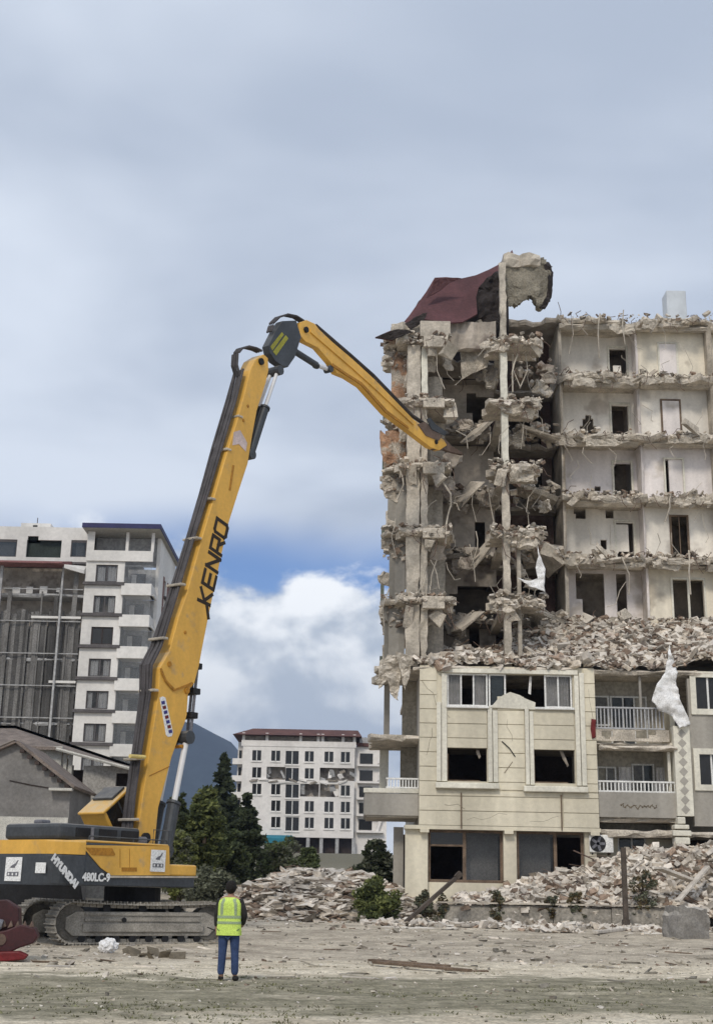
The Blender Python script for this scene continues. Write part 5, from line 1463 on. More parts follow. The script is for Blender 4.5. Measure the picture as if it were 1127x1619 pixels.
# right side wall built along Y
sw = MB().holes(YL + 1.9, YL + 12, 0, 31.9, 0, .3, hs)
sw.v = [(xb1 - .3 + y, x, z) for x, y, z in sw.v]
lp(sw, 'side_wall', m_bwhite)
m_brn = mat('red_brown_render', (.20, .10, .085), .9, .3, .6, .1, streak=True)
for k, z in enumerate(lv):
    lp(MB().box(xb1 - .29, xb1 + .05, YL + 4.6, YL + 5.2, z - .8, z + 1.9), 'brown_panel', m_brn)
    lp(MB().box(xb1 - .29, xb1 + .06, YL + 7.2, YL + 9.0, z - .85, z + 1.9), 'brown_panel', m_brn)
    lp(MB().box(xb1 - .27, xb1 + .25, YL + 5.21, YL + 7.19, z + .02, z + .18), 'ledge', m_ledge)
    lp(MB().box(xb1 - .2, xb1 - .18, YL + 5.3, YL + 6.5, z + .2, z + 1.75), 'pane', m_glassd)
for k, (a, b, c, d) in enumerate(wins):
    w = lp(MB().holes(a, b, c, d, YL + .12, YL + .2, [(a + .1, (a + b) / 2 - .05, c + .1, d - .1), ((a + b) / 2 + .05, b - .1, c + .1, d - .1)]), 'window', m_ledge if k != 2 else m_dark)
    lp(MB().box(a + .1, b - .1, YL + .15, YL + .165, c + .1, d - .1), 'pane', m_glassd if k == 2 else m_glassl, w)
    if k != 2:
        for s, e in ((a + .12, a + .8 - .3 * (k % 3 == 1)), (b - .95 + .3 * (k % 2), b - .12)):
            mb = MB(); q = [(s + (e - s) * t / 8, YL + .24 + .04 * math.sin(t * 2 + k)) for t in range(9)]
            for t in range(8): mb.quad([(q[t][0], q[t][1], c), (q[t + 1][0], q[t + 1][1], c), (q[t + 1][0], q[t + 1][1], d), (q[t][0], q[t][1], d)])
            lp(mb, 'curtain', m_cloth, w)
    lp(MB().box(a - .05, b + .05, YL + .9, YL + 1.0, c - .3, d + .3), 'room_back', m_dark if k == 2 else m_int, w)
    lp(MB().box(xb0 - .12, xw1 + .12, YL - .3, YL - .002, c - .33, c - .06), 'ledge', m_ledge)
    # balcony: slab, parapet, back wall, glass
    z = lv[k]
    lp(MB().box(xw1 + .003, xb1 - .1, YL + .25, YL + 1.88, z - .95, z - .75), 'balcony_slab', m_bwhite)
    lp(MB().box(xw1 - .15, xb1 - .25, YL - .25, YL - .05, z - 1.0, z + .05), 'parapet', m_bwhite, bevel=.03)
    lp(MB().box(xb1 - .45, xb1 - .25, YL - .049, YL + 1.88, z - .95, z + .05), 'parapet', m_bwhite)
    lp(MB().box(xw1 + .003, xb1 - .31, YL + 1.9, YL + 2.05, z - .75, z + 1.82), 'balcony_wall', m_bgrey)
    lp(MB().box(xw1 + .3, xw1 + 1.6, YL + 1.8, YL + 1.89, z - .6, z + 1.4), 'balcony_door', m_glassd)
    lp(MB().box(xw1 + .35, xw1 + .8, YL + 1.7, YL + 1.75, z - .5, z + 1.3), 'curtain', m_curt)
    lp(MB().box(xw1 + .05, xb1 - .3, YL - .12, YL - .1, z + .06, z + 1.75), 'balcony_glass', glass('balcony_glass', (.30, .31, .32), .18))
# top terrace and blue edged roof
lp(MB().box(xb0, xb1 - .3, YL - .2, YL - .002, 29.2, 30.15), 'parapet', m_bwhite)
lp(MB().box(xb0 + .3, xb1 - .3, YL + 2.2, YL + 2.4, 29.3, 31.9), 'terrace_wall', m_bgrey)
for x in (xb0 + .5, -20.3, xb1 - .55): lp(MB().box(x, x + .25, YL + .0, YL + .25, 30.15, 31.9) if x != xb0 + .5 else MB().box(xb0 - .02, xb0 + .6, YL - .05, YL - .003, 30.16, 31.89), 'terrace_post', m_bwhite)
rf = lp(MB().hexa([(xb0 - .35, YL - 1, 31.95), (xb1 + .3, YL - 1, 31.95), (xb1 + .3, YL + 12.5, 31.95), (xb0 - .35, YL + 12.5, 31.95), (xb0 - .3, YL - .95, 32.35), (xb1 + .25, YL - .95, 32.35), (xb1 + .25, YL + 12.4, 32.35), (xb0 - .3, YL + 12.4, 32.35)]), 'roof', mat('eave_soffit', (.42, .41, .38), .9, .1, 1, 0))
lp(MB().box(xb0 - .4, xb1 + .35, YL - 1.06, YL - 1.003, 31.98, 32.4), 'fascia', m_bluefascia, rf)
lp(MB().box(xb1 + .303, xb1 + .36, YL - 1.0, YL + 12.5, 31.98, 32.4), 'fascia', m_bluefascia, rf)
# left part: top storey
tw = [(-33, -30.15, 29.7, 31.3), (-29.3, -26.2, 29.7, 31.3), (-29.25, -28.3, 31.2, 31.65), (-25.35, -23.95, 29.8, 31.35)]
lp(MB().holes(-40, xb0 - .003, 29.2, 32.5, YL + 1.0, YL + 1.25, tw), 'front_wall', m_bwhite)
lp(MB().box(-40, xb0 - .01, YL + 1.26, YL + 9, 32.3, 32.5), 'roof', m_bwhite)
lp(MB().box(-30.5, -27.8, YL + 3, YL + 6, 32.501, 33.4), 'roof_hut', m_bwhite)
lp(MB().box(-29.4, -29.0, YL + 2.95, YL + 2.99, 32.9, 33.2), 'roof_hut_vent', m_black)
lp(MB().tube([(-29.3, YL + 4, 33.4), (-29.3, YL + 4, 34.2)], .04, 5), 'antenna', m_ledge)
m_green = mat('dark_green_sheet', (.035, .045, .04), .9, .2, 1, .1)
for i, (a, b, c, d) in enumerate(tw):
    lp(MB().box(a - .1, b + .1, YL + 1.5, YL + 1.6, c - .1, d + .1), 'room_back', m_green if i in (1, 2) else m_int)
    if i in (0, 3):
        w = lp(MB().holes(a, b, c, d, YL + 1.08, YL + 1.16, [(a + .08, b - .08, c + .08, d - .2)]), 'window', m_ledge)
        lp(MB().box(a + .08, b - .08, YL + 1.1, YL + 1.12, c + .08, d - .2), 'pane', m_glass, w)
        lp(MB().box(a + .4, b - .3, YL + 1.35, YL + 1.4, c, d), 'curtain', m_cloth, w)
lp(MB().box(-40, xb0 - .02, YL + .4, YL + 1.24, 29.0, 29.19), 'ledge', m_ledge)
# pink canopy and draped facade
m_pink = mat('faded_red_canopy', (.26, .125, .12), .9, .25, .8, .2)
cz = PZ(50, 890, YL - 1.5)
lp(MB().hexa([(-31.2, YL - 1.6, cz), (-25.4, YL - 1.6, cz), (-25.0, YL + .5, cz + .1), (-31.9, YL + .5, cz + .1), (-31.2, YL - 1.6, cz + .12), (-25.4, YL - 1.6, cz + .12), (-25.0, YL + .5, cz + .7), (-31.9, YL + .5, cz + .7)]), 'canopy', m_pink)
lp(MB().hexa([(-25.3, YL - 1.2, cz - .3), (xb0 - .05, YL - .4, cz - .6), (xb0 - .05, YL + .5, cz - .4), (-25.3, YL + .5, cz - .1), (-25.3, YL - 1.2, cz), (xb0 - .05, YL - .4, cz - .3), (xb0 - .05, YL + .5, cz + .3), (-25.3, YL + .5, cz + .3)]), 'canopy_edge', m_bwhite)
for i in range(8):
    z = PZ(50, 938 + 51 * i, YL)
    lp(ragged(-40, xb0 - .03, YL + .2 + .3 * (i % 2), YL + 3.19, z - .25, z + .05, .12, 1.0), 'floor_slab', m_bgrey)
    for j in range(7):
        x = -33 + 1.35 * j + rng.uniform(-.3, .3); 
        if rng.random() < (.75 if i < 2 else .25): lp(MB().box(x, x + rng.uniform(.4, .8), YL + .55, YL + .62, z + .06, z + rng.uniform(.5, 1.0)), 'balcony_panel', m_bwhite)
    lp(MB().box(-32.5 + .8 * (i % 3), xb0 - .05, YL - .12, YL - .04, z + .35, z + .43), 'scaffold_rail', m_bgrey)
    if i % 2 == 1: lp(MB().box(-29 + (i % 4), xb0 - .05, YL - .25, YL - .13, z + .62, z + .82), 'scaffold_board', m_bwhite)
for x, w in ((-31.0, .25), (-25.6, .16)):
    lp(MB().box(x, x + w, YL - .45, YL - .27, 8, cz - .02), 'scaffold_pole', m_bgrey)
nv = MB()
x = -36.
while x < xb0 - .15:
    w = rng.uniform(.12, .42); zt_ = rng.choice((24.6, 24.4, 24.8, 24.7, 26.4, 28.2)) ; zb2 = rng.uniform(9, 14)
    y_ = YL + .15 + rng.uniform(-.15, .3)
    nv.hexa([(x, y_, zb2), (x + w, y_ + rng.uniform(-.06, .06), zb2), (x + w, y_ + .05, zb2), (x, y_ + .05, zb2), (x, y_, zt_), (x + w, y_, zt_), (x + w, y_ + .05, zt_), (x, y_ + .05, zt_)])
    x += w + rng.choice((0.005, .01, .01, .03, .1))
lp(nv, 'hanging_netting', m_net, kind='stuff')
lp(MB().box(-40, xb0 - .03, YL + 2.2, YL + 2.3, 5, 29), 'recess_wall', m_int)

# ------------------------------------------------------------------ grey farm house at the left
YH = 62.0
GH = thing('grey_house', 'low grey rendered house with gabled tile roofs behind the excavator', 'house', (-14, 66, 0))
HOFF = Vector((-14, 66, 0))
def hp(mb, name, m, parent=None, **kw):
    mb.v = [tuple(Vector(p) - HOFF) for p in mb.v]; return mb.build(name, m, parent or GH, **kw)
m_block = mat('grey_block_wall', (.21, .20, .19), .95, .2, .7, .3, 8, fine=.15)
m_tile = mat('brown_roof_tile', (.215, .175, .15), .9, .3, 1.5, .5, 9, fine=.3)
m_soff = mat('pale_verge', (.55, .53, .48), .8, .15, 2, 0)
g0 = [P(-120, 1238, YH), P(28, 1176, YH), P(112, 1243, YH), P(110, 1330, YH), P(-120, 1330, YH)]
for q in g0[3:]: q.z = .5
hp(MB().prism([(p.x, YH, p.z) for p in g0], [(p.x, YH + 5, p.z) for p in g0]), 'gable_wall', m_block)
hp(MB().box(P(-120, 1290, YH).x, g0[2].x + .02, YH - .08, YH - .003, .5, PZ(60, 1292, YH)), 'plinth', m_soff)
def slope(a, b, y0, y1, th, m, name, over=.25, parent=None):
    a, b = Vector(a), Vector(b); d = (b - a).normalized(); n_ = Vector((-d.z, 0, d.x)); n_ = n_ if n_.z > 0 else -n_
    A = [Vector((p.x, 0, p.z)) for p in (a, b + d * over, b + d * over + n_ * th, a + n_ * th)]
    return hp(MB().prism([(p.x, y0, p.z) for p in A], [(p.x, y1, p.z) for p in A]), name, m, parent)
ra = Vector((g0[1].x, YH, g0[1].z + .02))
r1 = slope(ra, Vector((g0[2].x, YH, g0[2].z + .02)), YH - .35, YH + 5.2, .14, m_tile, 'roof')
r2 = slope(ra, Vector((g0[0].x, YH, g0[0].z + .02)), YH - .35, YH + 5.2, .14, m_tile, 'roof')
dd = (Vector((g0[2].x, 0, g0[2].z)) - Vector((g0[1].x, 0, g0[1].z)))
for i in range(7):      # dark rafter ends under the verge
    p = Vector((g0[1].x, 0, g0[1].z)) + dd * ((i + .6) / 7.2)
    hp(MB().box(p.x, p.x + .22, YH - .3, YH - .09, p.z - .28, p.z - .1), 'rafter_end', m_dark, r1)
slope(ra + Vector((0, 0, .15)), Vector((g0[0].x, 0, g0[0].z + .17)), YH - .42, YH - .36, .10, m_soff, 'verge', .2, r2)
# dark tube drawn as a shadow line on the gable, then a gutter
hp(MB().tube([(g0[1].x - .2, YH - .03, 6.4), (g0[1].x + .9, YH - .03, 6.2), (g0[2].x - .3, YH - .03, 6.0)], .025, 5), 'shadow_line', m_dark)
hp(MB().box(PX(82, 1240, YH), PX(118, 1240, YH), YH - .5, YH - .1, PZ(100, 1251, YH), PZ(100, 1247, YH)), 'gutter', m_soff)
# rear wing with long roof
YW = YH + 6
w0 = [P(25, 1149, YW), P(118, 1187, YW), P(216, 1216, YW)]
xl = PX(-120, 1170, YW)
hp(MB().holes(PX(96, 1240, YW), w0[2].x - .25, .5, w0[1].z - .7, YW + .5, YW + .75, [(PX(181, 1230, YW), PX(200, 1230, YW), PZ(190, 1242, YW), PZ(190, 1221, YW)), (PX(113, 1210, YW), PX(130, 1210, YW), 2.0, PZ(120, 1193, YW))]), 'wing_wall', mat('pale_grey_render', (.40, .38, .35), .9, .2, .6, .15, streak=True))
hp(MB().box(PX(96, 1240, YW), w0[2].x - .3, YW + 1.2, YW + 1.3, .5, w0[2].z), 'room_back', m_dark)
hp(MB().box(PX(98, 1210, YW), PX(103, 1210, YW), YW + .38, YW + .49, 2.0, PZ(100, 1190, YW)).box(PX(106, 1210, YW), PX(112, 1210, YW), YW + .38, YW + .49, 2.0, PZ(110, 1190, YW)), 'door_frame', m_soff)
wr = MB()
yb_, yt_ = YW - .2, YW + 5
A = [(xl, yb_, PZ(-60, 1176, yb_)), (PX(90, 1181, yb_), yb_, PZ(90, 1181, yb_)), (w0[2].x + .3, yb_, PZ(216, 1217, yb_)), (w0[2].x + .3, yt_, PZ(216, 1217, yb_) + .3), (PX(25, 1149, yt_), yt_, PZ(25, 1147, yt_)), (xl, yt_, PZ(-60, 1147, yt_))]
wr.prism([Vector(p) - Vector((0, 0, .16)) for p in A], A)
hp(wr, 'wing_roof', m_tile)
hp(MB().tube([Vector(A[1]) + Vector((0, -.05, -.1)), Vector(A[2]) + Vector((0, -.05, -.1))], .09, 6), 'gutter', m_soff)
hp(MB().box(PX(30, 1200, YW), PX(96, 1200, YW) - .01, YW + .3, YW + .55, .5, PZ(60, 1178, YW)), 'wing_wall', m_soff)

# ------------------------------------------------------------------ far white block with red roof
YK = 230.0
FB = thing('damaged_white_block', 'distant white block with dark red hip roof and shattered middle floors', 'building', (-8, 236, 0))
FOFF = Vector((-8, 236, 0))
def fp(mb, name, m, parent=None, **kw):
    mb.v = [tuple(Vector(p) - FOFF) for p in mb.v]; return mb.build(name, m, parent or FB, **kw)
m_fwhite = mat('far_white_render', (.76, .72, .68), .9, .12, .15, .1, streak=True, fine=.08)
fx0, fx1 = PX(382, 1240, YK), PX(560, 1240, YK)
zl_ = [PZ(470, y, YK) for y in (1196, 1223, 1249, 1275, 1301)]
pxc = (406, 436, 462, 489, 520, 546)
holes = []; fw = []
for r_i, z in enumerate(zl_):
    for c_i, px in enumerate(pxc):
        xc_ = PX(px, 1196 + 26.3 * r_i, YK) ; w = .78 if c_i != 2 else 1.15
        if r_i > 2 and c_i == 0: continue
        hh = (xc_ - w, xc_ + w, z - .95 - (.5 if c_i == 2 else 0), z + .95)
        if (r_i, c_i) in ((1, 1), (1, 4), (1, 5), (2, 3), (2, 4)): hh = (xc_ - 1.6, xc_ + 1.7, z - 1.1, z + 1.1)
        holes.append(hh); fw.append((r_i, c_i, hh))
fp(MB().holes(fx0, fx1, 10.7, 27.0, YK, YK + .35, holes), 'front_wall', m_fwhite)
for r_i, c_i, (a, b, c, d) in fw:
    broken = b - a > 3
    if not broken:
        w = fp(MB().box(a, b, YK + .16, YK + .2, c, d), 'window', m_glassd)
        fp(MB().box((a + b) / 2 - .07, (a + b) / 2 + .07, YK + .1, YK + .159, c, d).box(a, b, YK + .1, YK + .158, c, c + .12), 'window_frame', m_pvc, w)
        if (r_i * 3 + c_i) % 2: fp(MB().box(a + .1, (a + b) / 2 - .1, YK + .3, YK + .34, c, d), 'curtain', m_curt, w)
        fp(MB().box(a - .15, b + .15, YK - .15, YK - .003, c - .18, c - .003), 'sill', m_fwhite, w)
    else:
        for q in range(3):
            rot = Matrix.Rotation(rng.uniform(-1.3, 1.3), 3, 'Y') @ Matrix.Rotation(rng.uniform(-.5, .5), 3, 'X')
            fp(MB().chunk((rng.uniform(a, b), YK + .6, rng.uniform(c, d)), (rng.uniform(.25, 1.0), .2, rng.uniform(.6, 1.6)), rng, 0, .4, rot), 'leaning_wall_piece', rng.choice((m_fwhite, m_concd, m_bgrey)))
fp(MB().box(fx0, fx1, YK + 2, YK + 2.2, 8, 28), 'room_back', m_int)
# cracked line along the damaged floor
for q in range(10): fp(MB().chunk((fx0 + 2 + q * 1.75, YK - .1, zl_[2] + 1.45 + .25 * math.sin(q * 1.7)), (1.3, .3, .3), rng, 0, .4, Matrix.Rotation(rng.uniform(-.4, .4), 3, 'Y')), 'spalled_band', m_fwhite if q % 2 else m_concd)
# left flank with balconies, right wing
xk0, xk1 = PX(366, 1240, YK), PX(612, 1240, YK)
fp(MB().box(xk0 + .8, fx0 - .003, YK + 1.4, YK + 12, 8, 27), 'side_wall', m_fwhite)
fp(MB().box(fx1 + .003, xk1, YK + 1.5, YK + 12, 8, 26.6), 'wing_wall', m_fwhite)
for r_i, z in enumerate(zl_):
    fp(MB().box(xk0, fx0 - .004, YK + .2, YK + 1.39, z - 1.5, z - .5), 'balcony', m_fwhite)
    fp(MB().box(xk0 + 1.0, fx0 - .3, YK + 1.3, YK + 1.38, z - .45, z + 1.0), 'balcony_door', m_glassd)
    fp(MB().box(fx1 + .9, fx1 + 3.2, YK + 1.4, YK + 1.499, z - .9, z + .9), 'window', m_glassd)
    fp(MB().box(fx1 + .5, fx1 + 5.2, YK + .5, YK + 1.39, z - 1.4, z - 1.1), 'balcony', m_fwhite)
    fp(MB().chunk((fx1 + 4.4, YK + 1.0, z), (.5, .4, 2), rng, 0, .3, Matrix.Rotation(.3, 3, 'Y')), 'leaning_wall_piece', m_fwhite)
# loggia top floor, roof
fp(MB().box(fx0 - .3, fx1 + .2, YK - .1, YK - .003, 26.2, 27.2), 'parapet', m_fwhite)
fp(MB().box(fx0, fx1, YK + 1.2, YK + 1.4, 27.0, 28.6), 'loggia_wall', m_int)
for px in (383, 420, 473, 501, 508, 540, 558): fp(MB().box(PX(px, 1170, YK), PX(px, 1170, YK) + .5, YK, YK + .4, 27.21, 28.55), 'loggia_post', m_fwhite)
zr = PZ(470, 1160, YK); zr2 = PZ(470, 1150, YK + 4)
fp(MB().hexa([(PX(369, 1160, YK), YK - 1, zr - .4), (PX(572, 1160, YK), YK - 1, zr - .4), (PX(572, 1160, YK), YK + 13, zr - .4), (PX(369, 1160, YK), YK + 13, zr - .4), (PX(398, 1152, YK), YK + 4, zr2 - .35), (PX(566, 1152, YK), YK + 4, zr2 - .35), (PX(566, 1152, YK), YK + 9, zr2 - .35), (PX(398, 1152, YK), YK + 9, zr2 - .35)]), 'roof', mat('dark_red_tiles', (.12, .055, .045), .85, .25, .5, .2))
fp(MB().box(fx1 + .3, xk1 + .3, YK + 1, YK + 12, 26.61, 27.2), 'wing_roof', mat('dark_red_tiles', (.2, .08, .06)))
fp(MB().box(fx1 + .8, xk1, YK + 2, YK + 12, 27.21, 28.3), 'wing_attic', m_bgrey)
# shop level: dark openings, posts, blue awning
fp(MB().box(fx0, fx1, YK + 1.8, YK + 1.99, 5, 10.69), 'shop_front', m_dark)
for px in (412, 440, 484, 505, 530, 556): fp(MB().box(PX(px, 1335, YK), PX(px, 1335, YK) + .6, YK + .1, YK + .6, 5, 10.69), 'column', m_bgrey)
fp(MB().hexa([(PX(416, 1330, YK), YK - 2, 9.6), (PX(462, 1330, YK), YK - 2, 9.6), (PX(462, 1330, YK), YK - .1, 10.1), (PX(416, 1330, YK), YK - .1, 10.1), (PX(416, 1330, YK), YK - 2, 10.4), (PX(462, 1330, YK), YK - 2, 10.4), (PX(462, 1330, YK), YK - .1, 11.0), (PX(416, 1330, YK), YK - .1, 11.0)]), 'awning', mat('blue_awning', (.03, .19, .26), .8, .2, 1, 0))

# ------------------------------------------------------------------ vegetation
def leaves_obj(name, pts, size, mats, parent, seed, up=.3, **props):
    g = np.random.default_rng(seed); n = len(pts); pts = np.asarray(pts)
    d = g.normal(0, 1, (n, 3)); d[:, 2] *= .6; d /= np.linalg.norm(d, axis=1)[:, None]
    e = np.cross(d, g.normal(0, 1, (n, 3))); e /= np.linalg.norm(e, axis=1)[:, None]
    s = size * g.uniform(.6, 1.4, n)[:, None]
    v = np.stack([pts - d * s, pts - e * s * .5, pts + d * s, pts + e * s * .5], 1).reshape(-1, 3)
    f = np.arange(4 * n).reshape(-1, 4)
    return np_obj(name, v, f, mats, parent, np.repeat(g.integers(0, len(mats), n // 40 + 1), 40)[:n] if len(mats) > 1 else None, **props)


def trunk(parent, h, r, limbs, rad, seed):
    g = random.Random(seed); mb = MB()
    mb.tube([(0, 0, -.3), (g.uniform(-.1, .1), 0, h * .35), (g.uniform(-.2, .2), g.uniform(-.2, .2), h * .75)], [r * 1.2, r * .8, r * .3], 8)
    for i in range(limbs):
        a = g.uniform(0, 6.28); z = h * g.uniform(.2, .55); L_ = rad * g.uniform(.5, .85)
        mb.tube([(0, 0, z), (math.cos(a) * L_ * .5, math.sin(a) * L_ * .5, z + L_ * .45), (math.cos(a) * L_, math.sin(a) * L_, z + L_ * .8)], [r * .5, r * .3, r * .08], 6)
    return mb.build('trunk', m_bark, parent)


def broadleaf(name, label, cat, base, h, rx_, mats, n, size, seed, group=None, z0=.15, clumps=84):
    o = thing(name, label, cat, base, 0, group); g = np.random.default_rng(seed)
    trunk(o, h, h * .028 + .03, 7, rx_, seed)
    th = g.uniform(0, 6.283, clumps); u = g.uniform(-1, 1, clumps); rr = g.uniform(.15, 1, clumps) ** .6
    sx = np.sqrt(1 - u * u) * rr
    wid = np.where(u < 0, 1.0, 1 - .35 * u)
    cz = h * (z0 + (1 - z0) * (u * rr * .5 + .5))
    cen = np.stack([sx * np.cos(th) * rx_ * wid, sx * np.sin(th) * rx_ * wid, cz], 1)
    per = n // clumps; pts = []
    for c in cen:
        s = rx_ * g.uniform(.17, .38)
        q = g.normal(0, 1, (per, 3)); q /= np.linalg.norm(q, axis=1)[:, None]; q *= (g.uniform(.5, 1.05, per) * s)[:, None]; q[:, 2] *= .75
        pts.append(c + q)
    leaves_obj('crown', np.concatenate(pts), size, mats, o, seed)
    return o


def conifer(name, label, base, h, r, mats, n, size, seed, group=None, z0=.06):
    o = thing(name, label, 'tree', base, 0, group); g = np.random.default_rng(seed)
    MB().tube([(0, 0, -.3), (0, 0, h * .5), (0, 0, h * .98)], [h * .022, h * .014, .02], 8).build('trunk', m_bark, o)
    pts = []
    nb = 130
    for i in range(nb):
        t = z0 + (1 - z0) * (i / nb) ** .9; a = g.uniform(0, 6.283); L_ = r * (1 - t) ** .8 * g.uniform(.65, 1.15) + .1
        m_ = int(n / nb * (.35 + 1.3 * (1 - t)))
        w = g.uniform(0, 1, m_) ** .6
        x = np.cos(a) * L_ * w; y = np.sin(a) * L_ * w
        z = h * t - L_ * .28 * w + L_ * .12 * w * w
        p = np.stack([x, y, z], 1) + g.normal(0, 1, (m_, 3)) * np.array([.09, .09, .06]) * (L_ * .9 + .3)
        pts.append(p)
    leaves_obj('crown', np.concatenate(pts), size, mats, o, seed)
    return o


def base(px, py, Y, sink=.1):
    p = P(px, py, Y); return Vector((p.x, Y, gz(p.x, Y) - sink))
def height(px, ptop, Y, sink=.1): 
    b = base(px, ptop, Y, sink); return PZ(px, ptop, Y) - b.z


def tree_px(kind, name, label, cat, px, ptop, halfw, Y, mats, n, size, seed, **kw):
    h = height(px, ptop, Y); b = base(px, 1380, Y); r = halfw * Y * .965 / F
    if kind == 'c': return conifer(name, label, b, h, r, mats, n, size, seed, **kw)
    return broadleaf(name, label, cat, b, h, r, mats, n, size, seed, **kw)


tree_px('c', 'conifer_tree', 'tall pointed dark conifer rising above the other trees by the far block', 'tree', 347, 1192, 46, 120, [m_leafB], 9000, .30, 1)
tree_px('b', 'broadleaf_tree', 'mid green leafy tree just right of the excavator boom', 'tree', 318, 1248, 42, 78, [m_leafA, m_leafD], 11000, .17, 2)
tree_px('b', 'dark_tree', 'dark evergreen tree between the green tree and the far block', 'tree', 386, 1255, 30, 88, [m_leafB], 9000, .2, 3, z0=.02)
tree_px('b', 'dark_tree', 'low dark tree spreading at the foot of the green tree', 'tree', 352, 1310, 40, 84, [m_leafB, m_leafD], 7000, .17, 4, z0=.02)
tree_px('b', 'green_bush', 'rounded green bush below the blue awning of the far block', 'bush', 442, 1322, 40, 92, [m_leafD, m_leafC], 7000, .16, 5, z0=.02)
tree_px('b', 'green_bush', 'small green bush left of the rubble heap in front of the far shops', 'bush', 488, 1340, 22, 100, [m_leafD], 3500, .16, 6, z0=.02)
tree_px('b', 'grey_green_bush', 'blue green bush under the side balcony of the demolished block', 'bush', 590, 1328, 36, 66, [m_leafC, m_leafB], 7000, .12, 7, z0=.02)
tree_px('b', 'green_bush', 'bright green low bush at the right end of the left rubble heap', 'bush', 597, 1386, 37, 53, [m_leafA, m_leafD], 6000, .085, 8, z0=.0)
tree_px('b', 'grey_green_bush', 'grey green scrub behind the tool box of the excavator', 'bush', 340, 1368, 40, 60, [m_leafC], 6000, .10, 9, z0=.0)
tree_px('b', 'grey_green_bush', 'grey green scrub directly behind the boom foot of the excavator', 'bush', 285, 1312, 28, 66, [m_leafC, m_leafA], 6000, .11, 10, z0=.0)
tree_px('b', 'dark_tree', 'narrow dark tree behind the boom cylinders of the excavator', 'tree', 276, 1238, 20, 72, [m_leafB, m_leafD], 5000, .13, 12, z0=.0)
for i, (px, pt, hw, txt) in enumerate(((672, 1400, 20, 'nearest the leaning post'), (785, 1404, 14, 'on the wall near its left third'), (870, 1402, 12, 'on the wall at its middle'), (908, 1402, 14, 'on the wall left of the upright post'), (1015, 1362, 24, 'right of the upright post'), (700, 1410, 12, 'between the leaning post and the wall'))):
    tree_px('b', 'dry_shrub', 'brown dry shrub ' + txt, 'shrub', px, pt, hw, 53.05, [m_dry, m_leafC], 1500, .06, 40 + i, z0=.0, clumps=40)

# ------------------------------------------------------------------ low wall, posts, block, planks, sack
yw = 52.9
xa, xbq = PX(690, 1440, yw), PX(1058, 1440, yw)
wall = thing('retaining_wall', 'low concrete retaining wall below the long rubble heap', 'wall', ((xa + xbq) / 2, yw, .4))
nseg = 4
for i in range(nseg):
    a = xa + (xbq - xa) * i / nseg - (xa + xbq) / 2 + .012; b = xa + (xbq - xa) * (i + 1) / nseg - (xa + xbq) / 2 - .012
    mb = ragged(a, b, -.0, .3, -.3, PZ(800, 1433, yw) - .4 + .06 * (i % 2), .015, .4)
    mb.build('wall_panel', mat('low_wall_concrete', (.33, .30, .255), .95, .3, .8, .4, 9, fine=.3), wall)
MB().box(xa - (xa + xbq) / 2, xbq - (xa + xbq) / 2, -.08, .36, PZ(800, 1433, yw) - .39 + .07, PZ(800, 1433, yw) - .39 + .13).build('coping', m_conc, wall)
po = P(989, 1456, 51.5)
p_ = MB().box(-.09, .09, -.09, .09, -.4, PZ(987, 1340, 51.5) - po.z).box(-.13, .13, -.13, .13, -.4, .05).build('upright_post', mat('brown_post', (.10, .08, .065), .9, .3, 2, .3), None)
p_.location = po; tag(p_, 'dark upright wooden post standing before the right rubble heap', 'post')
q0 = P(641, 1458, 50.5); q1 = P(724, 1385, 51.5)
l_ = MB().bar((0, 0, 0), q1 - q0, .17, .12).bar((q1 - q0) * .96, (q1 - q0) * 1.0 + Vector((.1, 0, .12)), .2, .2).build('leaning_post', MATS['brown_post'], None)
l_.location = q0; tag(l_, 'dark post leaning diagonally against the left end of the rubble', 'post')
# concrete block
bl = onground(1087, 1484)
bw = (1116 - 1060) / 2 * bl.y * .965 / F; bh = 50 * bl.y * .93 / F
bm = bmesh.new(); bmesh.ops.create_cube(bm, size=1)
bmesh.ops.subdivide_edges(bm, edges=bm.edges[:], cuts=6, use_grid_fill=True)
for v_ in bm.verts:
    v_.co = Vector((v_.co.x * bw * 2, v_.co.y * bw * 1.7, (v_.co.z + .5) * bh))
    v_.co += Vector((mnoise.noise(v_.co * 3), mnoise.noise(v_.co * 3 + Vector((5, 0, 0))), mnoise.noise(v_.co * 3 + Vector((0, 7, 0))))) * .07
    if v_.co.z > bh * .75: v_.co.x *= .9; v_.co.z += .1 * mnoise.noise(v_.co * 4)
me = bpy.data.meshes.new('concrete_block'); bm.to_mesh(me); bm.free(); me.materials.append(mat('block_concrete', (.24, .225, .205), .95, .25, 1.5, .4, 9, dust=(.55, .51, .45)))
o = bpy.data.objects.new('concrete_block', me); COL.objects.link(o); o.location = bl + Vector((0, .3, -.05)); o.rotation_euler = (0, .06, .25)
tag(o, 'squat grey concrete block with a dusty top at the right edge', 'concrete block')
